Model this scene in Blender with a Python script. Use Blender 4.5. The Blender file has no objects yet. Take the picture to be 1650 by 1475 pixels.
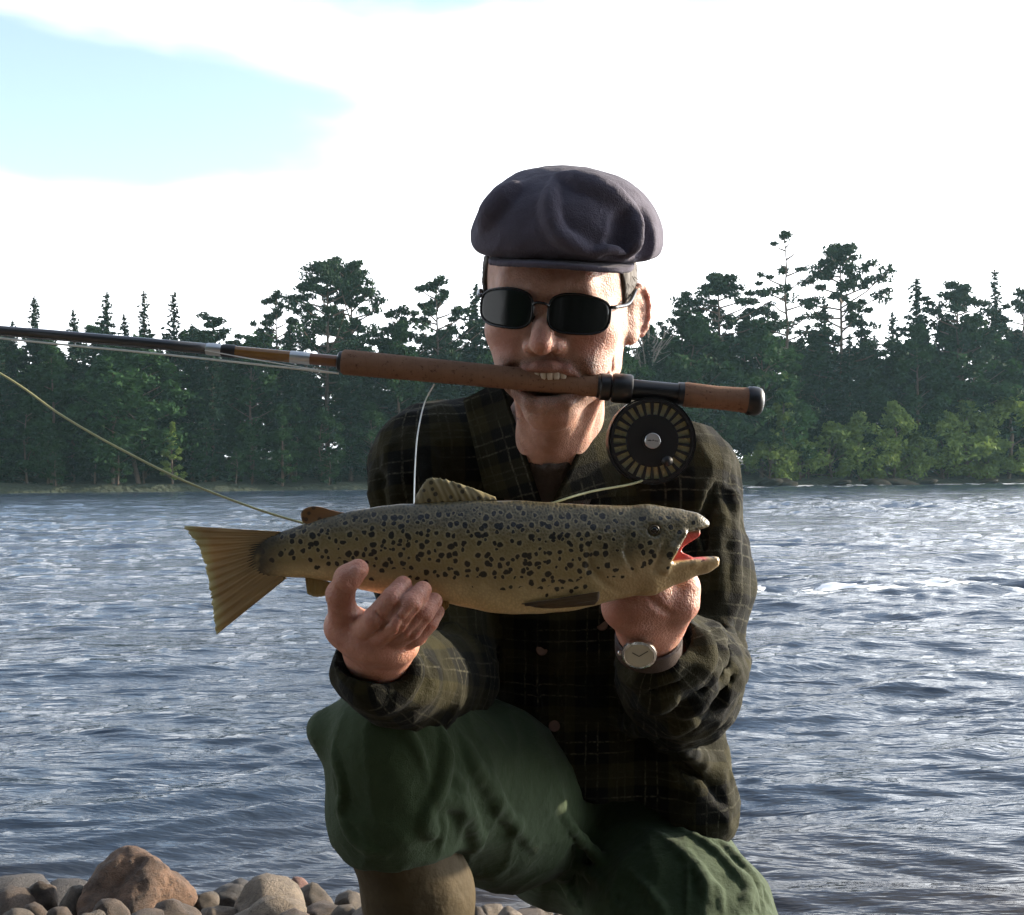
import bpy, math, random
import numpy as np
from mathutils import Matrix, Vector

# ------------------------------------------------------------------ camera, sky, sun, exposure
scene = bpy.context.scene
C = scene.collection
F_PX, CX, CY = 1900.0, 825.0, 737.5            # lens in photograph pixels
CAM = np.array([0.0, 0.0, 0.78])
PITCH, ROLL = math.atan(26.5 / F_PX), math.radians(0.28)
_f = np.array([0, math.cos(PITCH), math.sin(PITCH)])
_r0, _u0 = np.array([1.0, 0, 0]), np.array([0, -math.sin(PITCH), math.cos(PITCH)])
_r = math.cos(ROLL) * _r0 - math.sin(ROLL) * _u0
_u = math.sin(ROLL) * _r0 + math.cos(ROLL) * _u0
def P(px, py, d):
    """world point that stands d metres out along the view axis"""
    return CAM + d * (_f + _r * (px - CX) / F_PX + _u * (CY - py) / F_PX)

cam = bpy.data.cameras.new('camera'); cam.sensor_width = 36.0; cam.lens = 36.0 * F_PX / 1650.0
cam.clip_start = 0.05; cam.clip_end = 3000
camo = bpy.data.objects.new('camera', cam); C.objects.link(camo)
camo.matrix_world = Matrix(((_r[0], _u[0], -_f[0], CAM[0]), (_r[1], _u[1], -_f[1], CAM[1]), (_r[2], _u[2], -_f[2], CAM[2]), (0, 0, 0, 1)))
scene.camera = camo

SUN_AZ, SUN_EL = math.radians(67), math.radians(19)   # azimuth from the view axis towards the right
SUN = np.array([math.sin(SUN_AZ) * math.cos(SUN_EL), math.cos(SUN_AZ) * math.cos(SUN_EL), math.sin(SUN_EL)])
sl = bpy.data.lights.new('sun', 'SUN'); sl.energy = 2.5; sl.angle = math.radians(1.5); sl.color = (1.0, 0.86, 0.66)
so = bpy.data.objects.new('sun', sl); C.objects.link(so)
so.rotation_euler = Vector(SUN.tolist()).to_track_quat('Z', 'Y').to_euler()

world = bpy.data.worlds.new('World'); scene.world = world; world.use_nodes = True
wt = world.node_tree; wn, wl = wt.nodes, wt.links
for n in list(wn): wn.remove(n)
def wmath(op, a, b=None, c=None, clamp=False):
    n = wn.new('ShaderNodeMath'); n.operation = op; n.use_clamp = clamp
    for i, v in enumerate((a, b, c)):
        if v is None: continue
        if isinstance(v, (int, float)): n.inputs[i].default_value = v
        else: wl.new(v, n.inputs[i])
    return n.outputs[0]
def wstep(v, a, b):
    n = wn.new('ShaderNodeMapRange'); n.interpolation_type = 'SMOOTHSTEP'
    wl.new(v, n.inputs[0]); n.inputs[1].default_value = a; n.inputs[2].default_value = b
    return n.outputs[0]
sky = wn.new('ShaderNodeTexSky'); sky.sky_type = 'NISHITA'; sky.sun_disc = False
sky.sun_elevation = SUN_EL; sky.sun_rotation = SUN_AZ; sky.air_density = 1.0; sky.dust_density = 1.2; sky.ozone_density = 2.0
tc = wn.new('ShaderNodeTexCoord'); sep = wn.new('ShaderNodeSeparateXYZ'); wl.new(tc.outputs['Generated'], sep.inputs[0])
X, Y, Z = sep.outputs
az = wmath('DEGREES', wmath('ARCTAN2', X, Y)); el = wmath('DEGREES', wmath('ARCSINE', Z))
nz = wn.new('ShaderNodeTexNoise'); nz.inputs['Scale'].default_value = 5.0; nz.inputs['Detail'].default_value = 4
mp = wn.new('ShaderNodeMapping'); mp.inputs['Scale'].default_value = (1.0, 1.0, 3.2); wl.new(tc.outputs['Generated'], mp.inputs[0]); wl.new(mp.outputs[0], nz.inputs[0])
wob = wmath('SUBTRACT', nz.outputs[0], 0.5)
# clear gap in the bank of bright cloud, a wedge that opens towards the left
dx = wmath('DIVIDE', wmath('ADD', az, 24.0), 19.5)
dy = wmath('DIVIDE', wmath('ADD', wmath('SUBTRACT', el, 16.8), wmath('MULTIPLY', wmath('ADD', az, 24.0), 0.06)), 4.1)
rr = wmath('SQRT', wmath('ADD', wmath('MULTIPLY', dx, dx), wmath('MULTIPLY', dy, dy)))
gap1 = wstep(wmath('ADD', rr, wmath('MULTIPLY', wob, 0.7)), 1.05, 0.72)
# broken blue above the bank
nz2 = wn.new('ShaderNodeTexNoise'); nz2.inputs['Scale'].default_value = 2.3; nz2.inputs['Detail'].default_value = 6
wl.new(mp.outputs[0], nz2.inputs[0])
elw = wmath('ADD', el, wmath('MULTIPLY', wob, 5.0))
gap2 = wmath('MULTIPLY', wstep(elw, 20.3, 22.6), wstep(nz2.outputs[0], 0.40, 0.52))
gap = wmath('MULTIPLY', wmath('MAXIMUM', gap1, gap2), 0.84)     # a thin veil stays over the blue
bw = wn.new('ShaderNodeRGBToBW'); wl.new(sky.outputs[0], bw.inputs[0])
cloudv = wmath('ADD', wmath('MULTIPLY', bw.outputs[0], 2.1), 0.2)
cc = wn.new('ShaderNodeCombineColor')
wl.new(wmath('MULTIPLY', cloudv, 0.97), cc.inputs[0]); wl.new(cloudv, cc.inputs[1]); wl.new(wmath('MULTIPLY', cloudv, 1.04), cc.inputs[2])
mx = wn.new('ShaderNodeMix'); mx.data_type = 'RGBA'
wl.new(gap, mx.inputs[0]); wl.new(cc.outputs[0], mx.inputs[6]); wl.new(sky.outputs[0], mx.inputs[7])
bg = wn.new('ShaderNodeBackground'); bg.inputs[1].default_value = 0.07
wl.new(mx.outputs[2], bg.inputs[0])
wo = wn.new('ShaderNodeOutputWorld'); wl.new(bg.outputs[0], wo.inputs[0])

scene.view_settings.view_transform = 'Standard'; scene.view_settings.look = 'None'
scene.view_settings.gamma = 1.0; scene.view_settings.use_curve_mapping = False
scene.view_settings.exposure = 2.4
scene.render.engine = 'CYCLES'
scene.cycles.use_denoising = True
scene.cycles.max_bounces = 6; scene.cycles.volume_bounces = 1; scene.cycles.transparent_max_bounces = 6
scene.cycles.sample_clamp_indirect = 4.0

# ------------------------------------------------------------------ helpers: numbers
rng = np.random.default_rng(7)
random.seed(7)
_perm = np.random.default_rng(3).permutation(4096).astype(np.int64)
_grad = np.random.default_rng(4).normal(size=(4096, 3)); _grad /= np.linalg.norm(_grad, axis=1)[:, None]
def noise(p, s=1.0, seed=0):
    q = np.asarray(p, float) * s + seed * 17.31
    i = np.floor(q).astype(np.int64); f = q - i
    w = f * f * f * (f * (f * 6 - 15) + 10)
    out = 0.0
    for a in (0, 1):
        wa = w[:, 0] if a else 1 - w[:, 0]
        ha = _perm[(i[:, 0] + a) & 4095]
        for b in (0, 1):
            wb = wa * (w[:, 1] if b else 1 - w[:, 1])
            hb = _perm[(ha + i[:, 1] + b) & 4095]
            for c in (0, 1):
                h = _perm[(hb + i[:, 2] + c) & 4095]
                g = _grad[h]
                dd = g[:, 0] * (f[:, 0] - a) + g[:, 1] * (f[:, 1] - b) + g[:, 2] * (f[:, 2] - c)
                out = out + dd * wb * (w[:, 2] if c else 1 - w[:, 2])
    return out * 1.5
def fbm(p, s, o=3, seed=0):
    r, a = 0, 1.0
    for k in range(o):
        r = r + a * noise(p, s * 2 ** k, seed + k); a *= 0.5
    return r
def sstep(x, a, b):
    t = np.clip((x - a) / (b - a), 0, 1); return t * t * (3 - 2 * t)
def V(*a): return np.array(a, float)
def rot(axis, deg):
    return np.array(Matrix.Rotation(math.radians(deg), 3, axis))

# ------------------------------------------------------------------ helpers: solid modelling by distance fields
class Shape:
    def __init__(s): s.items = []; s.post = None
    def add(s, fn, k, c, r, op='u'): s.items.append((op, fn, k, np.asarray(c, float), r)); return s
    def cone(s, a, b, ra, rb, k=0.01, op='u'):
        a, b = np.asarray(a, float), np.asarray(b, float); ba = b - a; L2 = max(ba @ ba, 1e-12)
        def fn(p):
            pa = p - a; t = np.clip(pa @ ba / L2, 0, 1)
            q = pa - t[:, None] * ba
            return np.sqrt(np.einsum('ij,ij->i', q, q)) - (ra + t * (rb - ra))
        return s.add(fn, k, (a + b) / 2, math.sqrt(L2) / 2 + max(ra, rb), op)
    def chain(s, pts, rad, k=0.01, op='u'):
        for i in range(len(pts) - 1):
            s.cone(pts[i], pts[i + 1], rad[i], rad[i + 1], k, op)
        return s
    def ell(s, c, r, R=None, k=0.01, op='u'):
        c, r = np.asarray(c, float), np.asarray(r, float)
        def fn(p):
            q = p - c
            if R is not None: q = q @ R
            k0 = np.sqrt((((q / r)) ** 2).sum(1)); k1 = np.sqrt(((q / (r * r)) ** 2).sum(1))
            return k0 * (k0 - 1) / np.maximum(k1, 1e-9)
        return s.add(fn, k, c, float(r.max()), op)
    def plane(s, c, n, k=0.004):          # cut away the side n points to
        c = np.asarray(c, float); n = np.asarray(n, float) / np.linalg.norm(n)
        return s.add(lambda p: -((p - c) @ n), k, c, 1e6, 's')
    def __call__(s, p, near=None):
        d = np.full(len(p), 1.0)
        for op, fn, k, c, r in s.items:
            if near is not None and r < 1e5:
                if np.linalg.norm(near[0] - c) > r + near[1] + k + 0.03: continue
            e = fn(p)
            if op == 'u':
                h = np.clip(0.5 + 0.5 * (e - d) / k, 0, 1); d = e * (1 - h) + d * h - k * h * (1 - h)
            else:
                e = -e
                h = np.clip(0.5 - 0.5 * (e - d) / k, 0, 1); d = e * (1 - h) + d * h + k * h * (1 - h)
        if s.post is not None: d = s.post(p, d)
        return d
    def hit(s, px, py, start=0.8, end=2.2):
        dr = P(px, py, 1.0) - CAM; t = start
        for _ in range(120):
            e = float(s((CAM + dr * t)[None])[0])
            if e < 0.0004: return t
            t += max(e * 0.7, 0.0005)
            if t > end: return None
        return t

def surf(*a, **k):
    """mesh of a distance field without stray crumbs"""
    v, f = _surf(*a, **k); lab = np.arange(len(v))
    for _ in range(60):
        old = lab.copy(); m = lab[f].min(1)
        for j in range(4): np.minimum.at(lab, f[:, j], m)
        lab = lab[lab]
        if (lab == old).all(): break
    n = np.bincount(lab, minlength=len(v)); keep = n[lab] > 150
    ix = np.cumsum(keep) - 1; f = f[keep[f].all(1)]
    return v[keep], ix[f]
def _surf(shape, lo, hi, res, slack=1.5, extra=0.01):
    """surface nets over sparse blocks of the distance field"""
    lo, hi = np.asarray(lo, float), np.asarray(hi, float)
    B = 8; S = B * res
    nb = np.ceil((hi - lo) / S).astype(int) + 1
    bi = np.stack(np.meshgrid(*[np.arange(n) for n in nb], indexing='ij'), -1).reshape(-1, 3)
    cen = lo + (bi + 0.5) * S
    d = np.concatenate([shape(cen[i:i + 20000]) for i in range(0, len(cen), 20000)])
    bi = bi[np.abs(d) < S * 0.87 * slack + extra]
    o = np.stack(np.meshgrid(*[np.arange(B + 1)] * 3, indexing='ij'), -1).reshape(-1, 3)
    vals = np.empty((len(bi), B + 1, B + 1, B + 1))
    key = (bi // 3) @ np.array([10000, 100, 1]); order = np.argsort(key, kind='stable'); bi = bi[order]; key = key[order]
    cuts = np.flatnonzero(np.diff(key)) + 1
    for g in np.split(np.arange(len(bi)), cuts):
        if len(g) == 0: continue
        pts = lo + (bi[g][:, None, :] * B + o[None]).reshape(-1, 3) * res
        c = (pts.min(0) + pts.max(0)) / 2; R = np.linalg.norm(pts.max(0) - c)
        vals[g] = shape(pts, (c, R)).reshape(len(g), B + 1, B + 1, B + 1)
    N = nb * B + 2
    def gid(ijk): return (ijk[..., 0] * N[1] + ijk[..., 1]) * N[2] + ijk[..., 2]
    cor = [vals[:, a:a + B, b:b + B, c:c + B] for a in (0, 1) for b in (0, 1) for c in (0, 1)]
    neg = sum((q < 0).astype(np.int8) for q in cor)
    act = (neg > 0) & (neg < 8)
    w = np.argwhere(act)
    cells = bi[w[:, 0]] * B + w[:, 1:]
    cv = np.stack([q[act] for q in cor], 1)
    offs = np.array([(a, b, c) for a in (0, 1) for b in (0, 1) for c in (0, 1)], float)
    acc = np.zeros((len(w), 3)); cnt = np.zeros(len(w))
    for i in range(8):
        for j in range(i + 1, 8):
            if np.abs(offs[i] - offs[j]).sum() != 1: continue
            m = (cv[:, i] < 0) != (cv[:, j] < 0)
            t = cv[m, i] / (cv[m, i] - cv[m, j])
            acc[m] += offs[i] + t[:, None] * (offs[j] - offs[i]); cnt[m] += 1
    verts = lo + (cells + acc / cnt[:, None]) * res
    ids = gid(cells); so_ = np.argsort(ids); sid = ids[so_]
    faces = []
    inner = [slice(0, B)] * 3
    for ax in range(3):
        a = vals[:, 0:B, 0:B, 0:B]
        sl_ = [slice(0, B)] * 3; sl_[ax] = slice(1, B + 1)
        b = vals[(slice(None),) + tuple(sl_)]
        e = np.argwhere((a < 0) != (b < 0))
        if len(e) == 0: continue
        flip = a[e[:, 0], e[:, 1], e[:, 2], e[:, 3]] < 0
        n0 = bi[e[:, 0]] * B + e[:, 1:]
        u_, v_ = [(1, 2), (2, 0), (0, 1)][ax]
        quad = []
        for du, dv in ((0, 0), (1, 0), (1, 1), (0, 1)):
            q = n0.copy(); q[:, u_] -= 1 - du; q[:, v_] -= 1 - dv
            g = gid(q); k = np.searchsorted(sid, g); k = np.minimum(k, len(sid) - 1)
            quad.append(np.where(sid[k] == g, so_[k], -1))
        quad = np.stack(quad, 1); ok = (quad >= 0).all(1)
        quad = quad[ok]; fl = flip[ok]
        quad[~fl] = quad[~fl][:, ::-1]
        faces.append(quad)
    faces = np.concatenate(faces)
    for _ in range(1):                     # pull the vertices onto the true surface
        h = res * 0.35
        e = _ev(shape, verts)
        g = np.stack([_ev(shape, verts + np.eye(3)[a] * h) - e for a in range(3)], 1) / h
        gg = np.maximum((g * g).sum(1), 0.25)
        verts = verts - np.clip(e / gg, -res * 0.6, res * 0.6)[:, None] * g
    return verts, faces
def _ev(shape, p):
    """evaluate in spatial clusters so that far parts are skipped"""
    k = np.floor(p / 0.05).astype(int); key = (k[:, 0] * 4099 + k[:, 1]) * 4099 + k[:, 2]
    order = np.argsort(key, kind='stable'); out = np.empty(len(p)); ks = key[order]
    for g in np.split(order, np.flatnonzero(np.diff(ks)) + 1):
        q = p[g]; c = (q.min(0) + q.max(0)) / 2
        out[g] = shape(q, (c, float(np.linalg.norm(q.max(0) - c))))
    return out

# ------------------------------------------------------------------ helpers: objects
def mesh(name, verts, faces, smooth=True):
    me = bpy.data.meshes.new(name)
    verts = np.asarray(verts, np.float32)
    if isinstance(faces, np.ndarray):
        n = faces.shape[1]
        me.vertices.add(len(verts)); me.vertices.foreach_set('co', verts.ravel())
        me.loops.add(faces.size); me.loops.foreach_set('vertex_index', faces.astype(np.int32).ravel())
        me.polygons.add(len(faces)); me.polygons.foreach_set('loop_start', np.arange(0, faces.size, n, dtype=np.int32))
        me.update(calc_edges=True); me.validate()
    else:
        me.from_pydata([tuple(map(float, v)) for v in verts], [], faces); me.update()
    if smooth: me.shade_smooth()
    return me
def attr(me, name, a):
    a = np.asarray(a, np.float32)
    if a.ndim == 1:
        at = me.attributes.new(name, 'FLOAT', 'POINT'); at.data.foreach_set('value', a)
    else:
        at = me.attributes.new(name, 'FLOAT_VECTOR', 'POINT'); at.data.foreach_set('vector', a.ravel())
def link(name, me, mat=None, parent=None):
    o = bpy.data.objects.new(name, me); C.objects.link(o)
    if mat is not None and me is not None and len(me.materials) == 0: me.materials.append(mat)
    if parent is not None:
        o.parent = parent; o.matrix_parent_inverse = parent.matrix_world.inverted() if False else Matrix.Translation(-parent.location)
    return o
def empty(name, loc):
    o = bpy.data.objects.new(name, None); C.objects.link(o); o.location = tuple(map(float, loc)); return o
def tag(o, label, cat, group=None):
    o['label'] = label; o['category'] = cat
    if group: o['group'] = group
    return o
def tube(pts, rad, n=10, caps=True):
    pts = np.asarray(pts, float); m = len(pts)
    rad = np.full(m, rad) if np.isscalar(rad) else np.asarray(rad, float)
    t = np.gradient(pts, axis=0); t /= np.linalg.norm(t, axis=1)[:, None]
    ref = np.array([0, 0, 1.0]) if abs(t[0][2]) < 0.9 else np.array([1.0, 0, 0])
    vs = []
    for i in range(m):
        a = np.cross(t[i], ref); a /= np.linalg.norm(a); b = np.cross(a, t[i]); ref = b
        th = np.arange(n) / n * 2 * math.pi
        vs.append(pts[i] + rad[i] * (np.cos(th)[:, None] * a + np.sin(th)[:, None] * b))
    vs = np.concatenate(vs); fs = []
    for i in range(m - 1):
        for j in range(n):
            fs.append((i * n + j, i * n + (j + 1) % n, (i + 1) * n + (j + 1) % n, (i + 1) * n + j))
    if caps:
        fs.append(tuple(range(n))[::-1]); fs.append(tuple(range((m - 1) * n, m * n)))
    return vs, fs
def spline(pts, n=40):
    """Catmull-Rom through the points"""
    p = np.asarray(pts, float); p = np.vstack([2 * p[0] - p[1], p, 2 * p[-1] - p[-2]]); out = []
    m = len(p) - 3
    for s in np.linspace(0, m - 1e-6, n):
        i = int(s); t = s - i; a, b, c, d = p[i:i + 4]
        out.append(0.5 * ((2 * b) + (-a + c) * t + (2 * a - 5 * b + 4 * c - d) * t * t + (-a + 3 * b - 3 * c + d) * t ** 3))
    return np.array(out)
def lathe(a, b, prof, n=28):
    """profile of (t along the axis in metres, radius) about the axis a->b"""
    a, b = np.asarray(a, float), np.asarray(b, float); d = (b - a) / np.linalg.norm(b - a)
    u = np.cross(d, [0, 0, 1.0]); u /= np.linalg.norm(u); v = np.cross(u, d)
    th = np.arange(n) / n * 2 * math.pi; vs = []; fs = []
    for t, r in prof: vs.append(a + d * t + r * (np.cos(th)[:, None] * u + np.sin(th)[:, None] * v))
    m = len(prof); vs = np.concatenate(vs)
    for i in range(m - 1):
        for j in range(n): fs.append((i * n + j, (i + 1) * n + j, (i + 1) * n + (j + 1) % n, i * n + (j + 1) % n))
    fs.append(tuple(range(n))); fs.append(tuple(range((m - 1) * n, m * n))[::-1])
    return vs, fs
def sharp(me, deg=35):
    me.shade_smooth(); me.set_sharp_from_angle(angle=math.radians(deg)); return me

# ------------------------------------------------------------------ helpers: materials
class NT:
    def __init__(s, name):
        s.mat = bpy.data.materials.new(name); s.mat.use_nodes = True
        s.n, s.l = s.mat.node_tree.nodes, s.mat.node_tree.links
        s.b = s.n['Principled BSDF']; s.out = s.n['Material Output']
    def put(s, sock, v):
        if isinstance(v, (int, float)): sock.default_value = v
        elif isinstance(v, tuple): sock.default_value = v if len(v) == 4 or len(sock.default_value) == 3 else v + (1,)
        else: s.l.new(v, sock)
    def m(s, op, a, b=None, c=None, clamp=False):
        n = s.n.new('ShaderNodeMath'); n.operation = op; n.use_clamp = clamp
        for i, v in enumerate((a, b, c)):
            if v is not None: s.put(n.inputs[i], v)
        return n.outputs[0]
    def step(s, v, a, b):
        n = s.n.new('ShaderNodeMapRange'); n.interpolation_type = 'SMOOTHSTEP'; s.put(n.inputs[0], v)
        n.inputs[1].default_value = a; n.inputs[2].default_value = b; return n.outputs[0]
    def mix(s, f, a, b, blend='MIX'):
        n = s.n.new('ShaderNodeMix'); n.data_type = 'RGBA'; n.blend_type = blend
        s.put(n.inputs[0], f); s.put(n.inputs[6], a); s.put(n.inputs[7], b); return n.outputs[2]
    def at(s, name, out='Fac'):
        n = s.n.new('ShaderNodeAttribute'); n.attribute_name = name; return n.outputs[out]
    def obj(s, what='Object'):
        return s.n.new('ShaderNodeTexCoord').outputs[what]
    def noise(s, vec, scale, detail=3, rough=0.5, out=0, stretch=None):
        if stretch is not None:
            mp_ = s.n.new('ShaderNodeMapping'); mp_.inputs['Scale'].default_value = stretch; s.l.new(vec, mp_.inputs[0]); vec = mp_.outputs[0]
        n = s.n.new('ShaderNodeTexNoise'); n.inputs['Scale'].default_value = scale; n.inputs['Detail'].default_value = detail
        n.inputs['Roughness'].default_value = rough
        if vec is not None: s.l.new(vec, n.inputs[0])
        return n.outputs[out]
    def bump(s, h, strength=0.3, dist=0.01):
        n = s.n.new('ShaderNodeBump'); n.inputs['Strength'].default_value = strength; n.inputs['Distance'].default_value = dist
        s.l.new(h, n.inputs['Height']); s.l.new(n.outputs[0], s.b.inputs['Normal'])
    def set(s, **kw):
        names = dict(col='Base Color', rough='Roughness', metal='Metallic', spec='Specular IOR Level', sss='Subsurface Weight', sssr='Subsurface Radius',
                     ssss='Subsurface Scale', coat='Coat Weight', sheen='Sheen Weight', sheenr='Sheen Roughness', ior='IOR', coatr='Coat Roughness', sheent='Sheen Tint', trans='Transmission Weight')
        for k, v in kw.items(): s.put(s.b.inputs[names[k]], v)
        return s
def simple(name, col, rough=0.6, var=0.15, scale=40, bump=0.0, **kw):
    t = NT(name); o = t.obj(); nn = t.noise(o, scale)
    c = t.mix(nn, tuple(x * (1 - var) for x in col), tuple(min(1, x * (1 + var)) for x in col))
    t.set(col=c, rough=rough, **kw)
    if bump: t.bump(t.noise(o, scale * 3, 4), bump, 0.004)
    return t.mat

# ================================================================== the setting: river, shores
WATER = -0.15
def shore_y(x): return 78.1 + 0.468 * x
def make_water():
    NR, NC = 900, 520
    ys = 1.75 * (150 / 1.75) ** (np.linspace(0, 1, NR) ** 0.97)
    u = np.linspace(-1, 1, NC); u = 0.52 * u + 0.48 * u ** 5
    Yg = np.repeat(ys[:, None], NC, 1); Xg = u[None] * (Yg * 1.05 + 5.0)
    x, y = Xg.ravel(), Yg.ravel()
    dy = np.gradient(ys); sp = np.repeat(np.maximum(dy, ys * 0.62 * 2 / 430)[:, None], NC, 1).ravel()
    p3 = np.stack([x, y, np.zeros_like(x)], 1)
    warp = np.stack([noise(p3, 0.5, 3), noise(p3, 0.5, 4)], 1) * 0.5
    xw, yw = x + warp[:, 0], y + warp[:, 1]
    z = np.zeros_like(x)
    r = np.random.default_rng(11)
    gust = 0.75 + 0.5 * noise(p3, 0.16, 9)
    for i in range(64):
        lam = 0.10 * (34 ** (i / 63.0))
        a = math.radians(r.normal(94, 20)); kx, ky = math.cos(a), math.sin(a)
        amp = 0.0066 * lam ** 0.60
        ph = r.uniform(0, 6.28)
        cut = sstep(lam / sp, 2.2, 4.5)
        s = np.sin((xw * kx + yw * ky) * 2 * math.pi / lam + ph + 1.2 * noise(p3, 0.8 / lam ** 0.6 * 0.5, 20 + i % 5))
        z += amp * cut * (1 - 2 * np.abs(s)) * 0.5 + amp * cut * s * 0.5
    z *= np.clip(gust, 0.35, 1.5)
    # choppy ridged crests and standing waves of the rapid on the right
    rid = 1 - np.abs(noise(np.stack([xw * 0.9, yw * 1.7, 0 * x], 1), 1.0, 31)) * 2.2
    z += 0.018 * np.clip(rid, 0, 1) ** 2 * sstep(y, 3.0, 8)
    rap = np.exp(-((y - (9.1 + 0.15 * x)) / 0.6) ** 2) * sstep(x, 1.0, 2.2)
    rap2 = np.exp(-((y - (30 + 0.2 * x)) / 9) ** 2) * sstep(x, 3.5, 9)
    rough_ = fbm(p3, 1.4, 3, 41)
    z += (0.085 * rap + 0.09 * rap2) * (0.35 + rough_)
    z *= sstep(y, 1.9, 3.4) * 0.5 + 0.5
    z *= sstep(shore_y(x) - y, -1, 6) * 0.8 + 0.2
    # foam where the crests of the rapid break
    fn = fbm(np.stack([x, y * 1.6, 0 * x], 1), 3.2, 4, 51)
    far = sstep(shore_y(x) - y, 16, 2) * sstep(x, 6, 12)
    foam = sstep(rap * (0.55 + fn * 1.2), 0.40, 0.75) * np.maximum(sstep(fbm(p3, 0.9, 2, 77), 0.05, 0.4), np.exp(-((x - 2.75) / 0.55) ** 2))
    foam = np.maximum(foam, 0.45 * sstep(rap2 * (0.30 + fn) + z * 1.2, 0.50, 0.75))
    foam = np.maximum(foam, far * sstep(fbm(np.stack([x, y * 1.4, 0 * x], 1), 0.35, 3, 61), 0.18, 0.45))
    foam = np.maximum(foam, 0.25 * sstep(fn + z * 6, 0.62, 0.95) * sstep(y, 3.5, 9))
    j = np.arange(NC - 1); i = np.arange(NR - 1)
    a = (i[:, None] * NC + j[None]).ravel()
    f = np.stack([a, a + 1, a + NC + 1, a + NC], 1)
    me = mesh('river_water', np.stack([x, y, WATER + z], 1), f)
    attr(me, 'foam', foam); attr(me, 'shallow', sstep(y + 0.4 * noise(p3, 1.3, 70), 3.5, 2.1))
    t = NT('river water'); o = t.obj(); fo = t.at('foam'); sh = t.at('shallow')
    deep = t.mix(t.noise(o, 0.12, 3), (0.018, 0.030, 0.050), (0.034, 0.050, 0.074))
    col = t.mix(sh, deep, (0.034, 0.026, 0.020))
    fm = t.step(t.m('ADD', fo, t.m('MULTIPLY', t.m('SUBTRACT', t.noise(o, 22, 4, 0.7), 0.5), 0.9)), 0.34, 0.62)
    t.set(col=t.mix(fm, col, (0.72, 0.75, 0.78)), rough=t.mix(fm, (0.07,) * 3, (0.6,) * 3), ior=1.33)
    h1 = t.noise(o, 2.6, 5, 0.62, stretch=(0.34, 1.6, 1)); h2 = t.noise(o, 9.0, 4, 0.6, stretch=(0.34, 1.5, 1)); h3 = t.noise(o, 0.75, 4, 0.6, stretch=(0.34, 1.5, 1))
    h = t.m('ADD', t.m('ADD', t.m('MULTIPLY', h1, 0.10), t.m('MULTIPLY', h2, 0.056)), t.m('MULTIPLY', h3, 0.34))
    t.bump(h, 0.30, 1.0)
    w = link('river_water', me, t.mat); w['kind'] = 'structure'
make_water()

def sheet(name, xs, ys, zf, mat):
    Xg, Yg = np.meshgrid(xs, ys); x, y = Xg.ravel(), Yg.ravel()
    nx, ny = len(xs), len(ys); a = (np.arange(ny - 1)[:, None] * nx + np.arange(nx - 1)[None]).ravel()
    me = mesh(name, np.stack([x, y, zf(x, y)], 1), np.stack([a, a + 1, a + nx + 1, a + nx], 1))
    o = link(name, me, mat); o['kind'] = 'structure'; return o
def near_z(x, y):
    p = np.stack([x, y, 0 * x], 1)
    edge = 2.45 + 0.10 * np.sin(x * 2.1) - 0.42 * sstep(x, 0.15, 0.8)
    return 0.0 - 0.27 * sstep(y, edge - 0.55, edge + 0.25) + 0.05 * fbm(p, 3.0, 3, 5) + 0.03 * sstep(-y, -1, 2)
t = NT('shore gravel'); o = t.obj(); vo = t.n.new('ShaderNodeTexVoronoi'); vo.inputs['Scale'].default_value = 26; t.l.new(o, vo.inputs[0])
t.set(col=t.mix(t.noise(o, 9, 4), t.mix(vo.outputs[1], (0.06, 0.045, 0.035), (0.16, 0.12, 0.09)), (0.05, 0.04, 0.03)), rough=0.8)
t.bump(vo.outputs[0], 0.9, 0.02)
sheet('near_shore', np.linspace(-14, 14, 300), np.concatenate([np.linspace(-16, 0.5, 40), np.linspace(0.55, 3.6, 120)]), near_z, t.mat)

def far_z(x, y):
    e = y - shore_y(x); p = np.stack([x, y, 0 * x], 1)
    return WATER - 0.5 + 0.95 * sstep(e, -1.2, 1.5) + 0.9 * sstep(e, 1.5, 14) + 1.5 * sstep(e, 10, 60) + 0.25 * fbm(p, 0.35, 3, 8)
t = NT('far bank grass'); o = t.obj()
t.set(col=t.mix(t.noise(o, 0.5, 5, 0.6), (0.007, 0.014, 0.006), (0.016, 0.025, 0.009)), rough=0.95); t.bump(t.noise(o, 3, 4), 0.8, 0.3)
_fx = np.linspace(-150, 190, 240)
ys_ = np.concatenate([np.linspace(-3, 20, 50), np.linspace(22, 420, 30)])
Xg, Eg = np.meshgrid(_fx, ys_); xx = Xg.ravel(); yy = (Eg + shore_y(Xg)).ravel()
a = (np.arange(len(ys_) - 1)[:, None] * len(_fx) + np.arange(len(_fx) - 1)[None]).ravel()
fo = link('far_bank', mesh('far_bank', np.stack([xx, yy, far_z(xx, yy)], 1), np.stack([a, a + 1, a + len(_fx) + 1, a + len(_fx)], 1)), t.mat); fo['kind'] = 'structure'
# river bed sheet that carries the water far beyond the frame
t = NT('river bed'); t.set(col=t.mix(t.noise(t.obj(), 0.6, 4), (0.05, 0.04, 0.03), (0.09, 0.07, 0.05)), rough=0.9)
sheet('river_bed', np.linspace(-160, 200, 20), np.linspace(-18, 230, 20), lambda x, y: WATER - 0.9 + 0 * x, t.mat)

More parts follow.
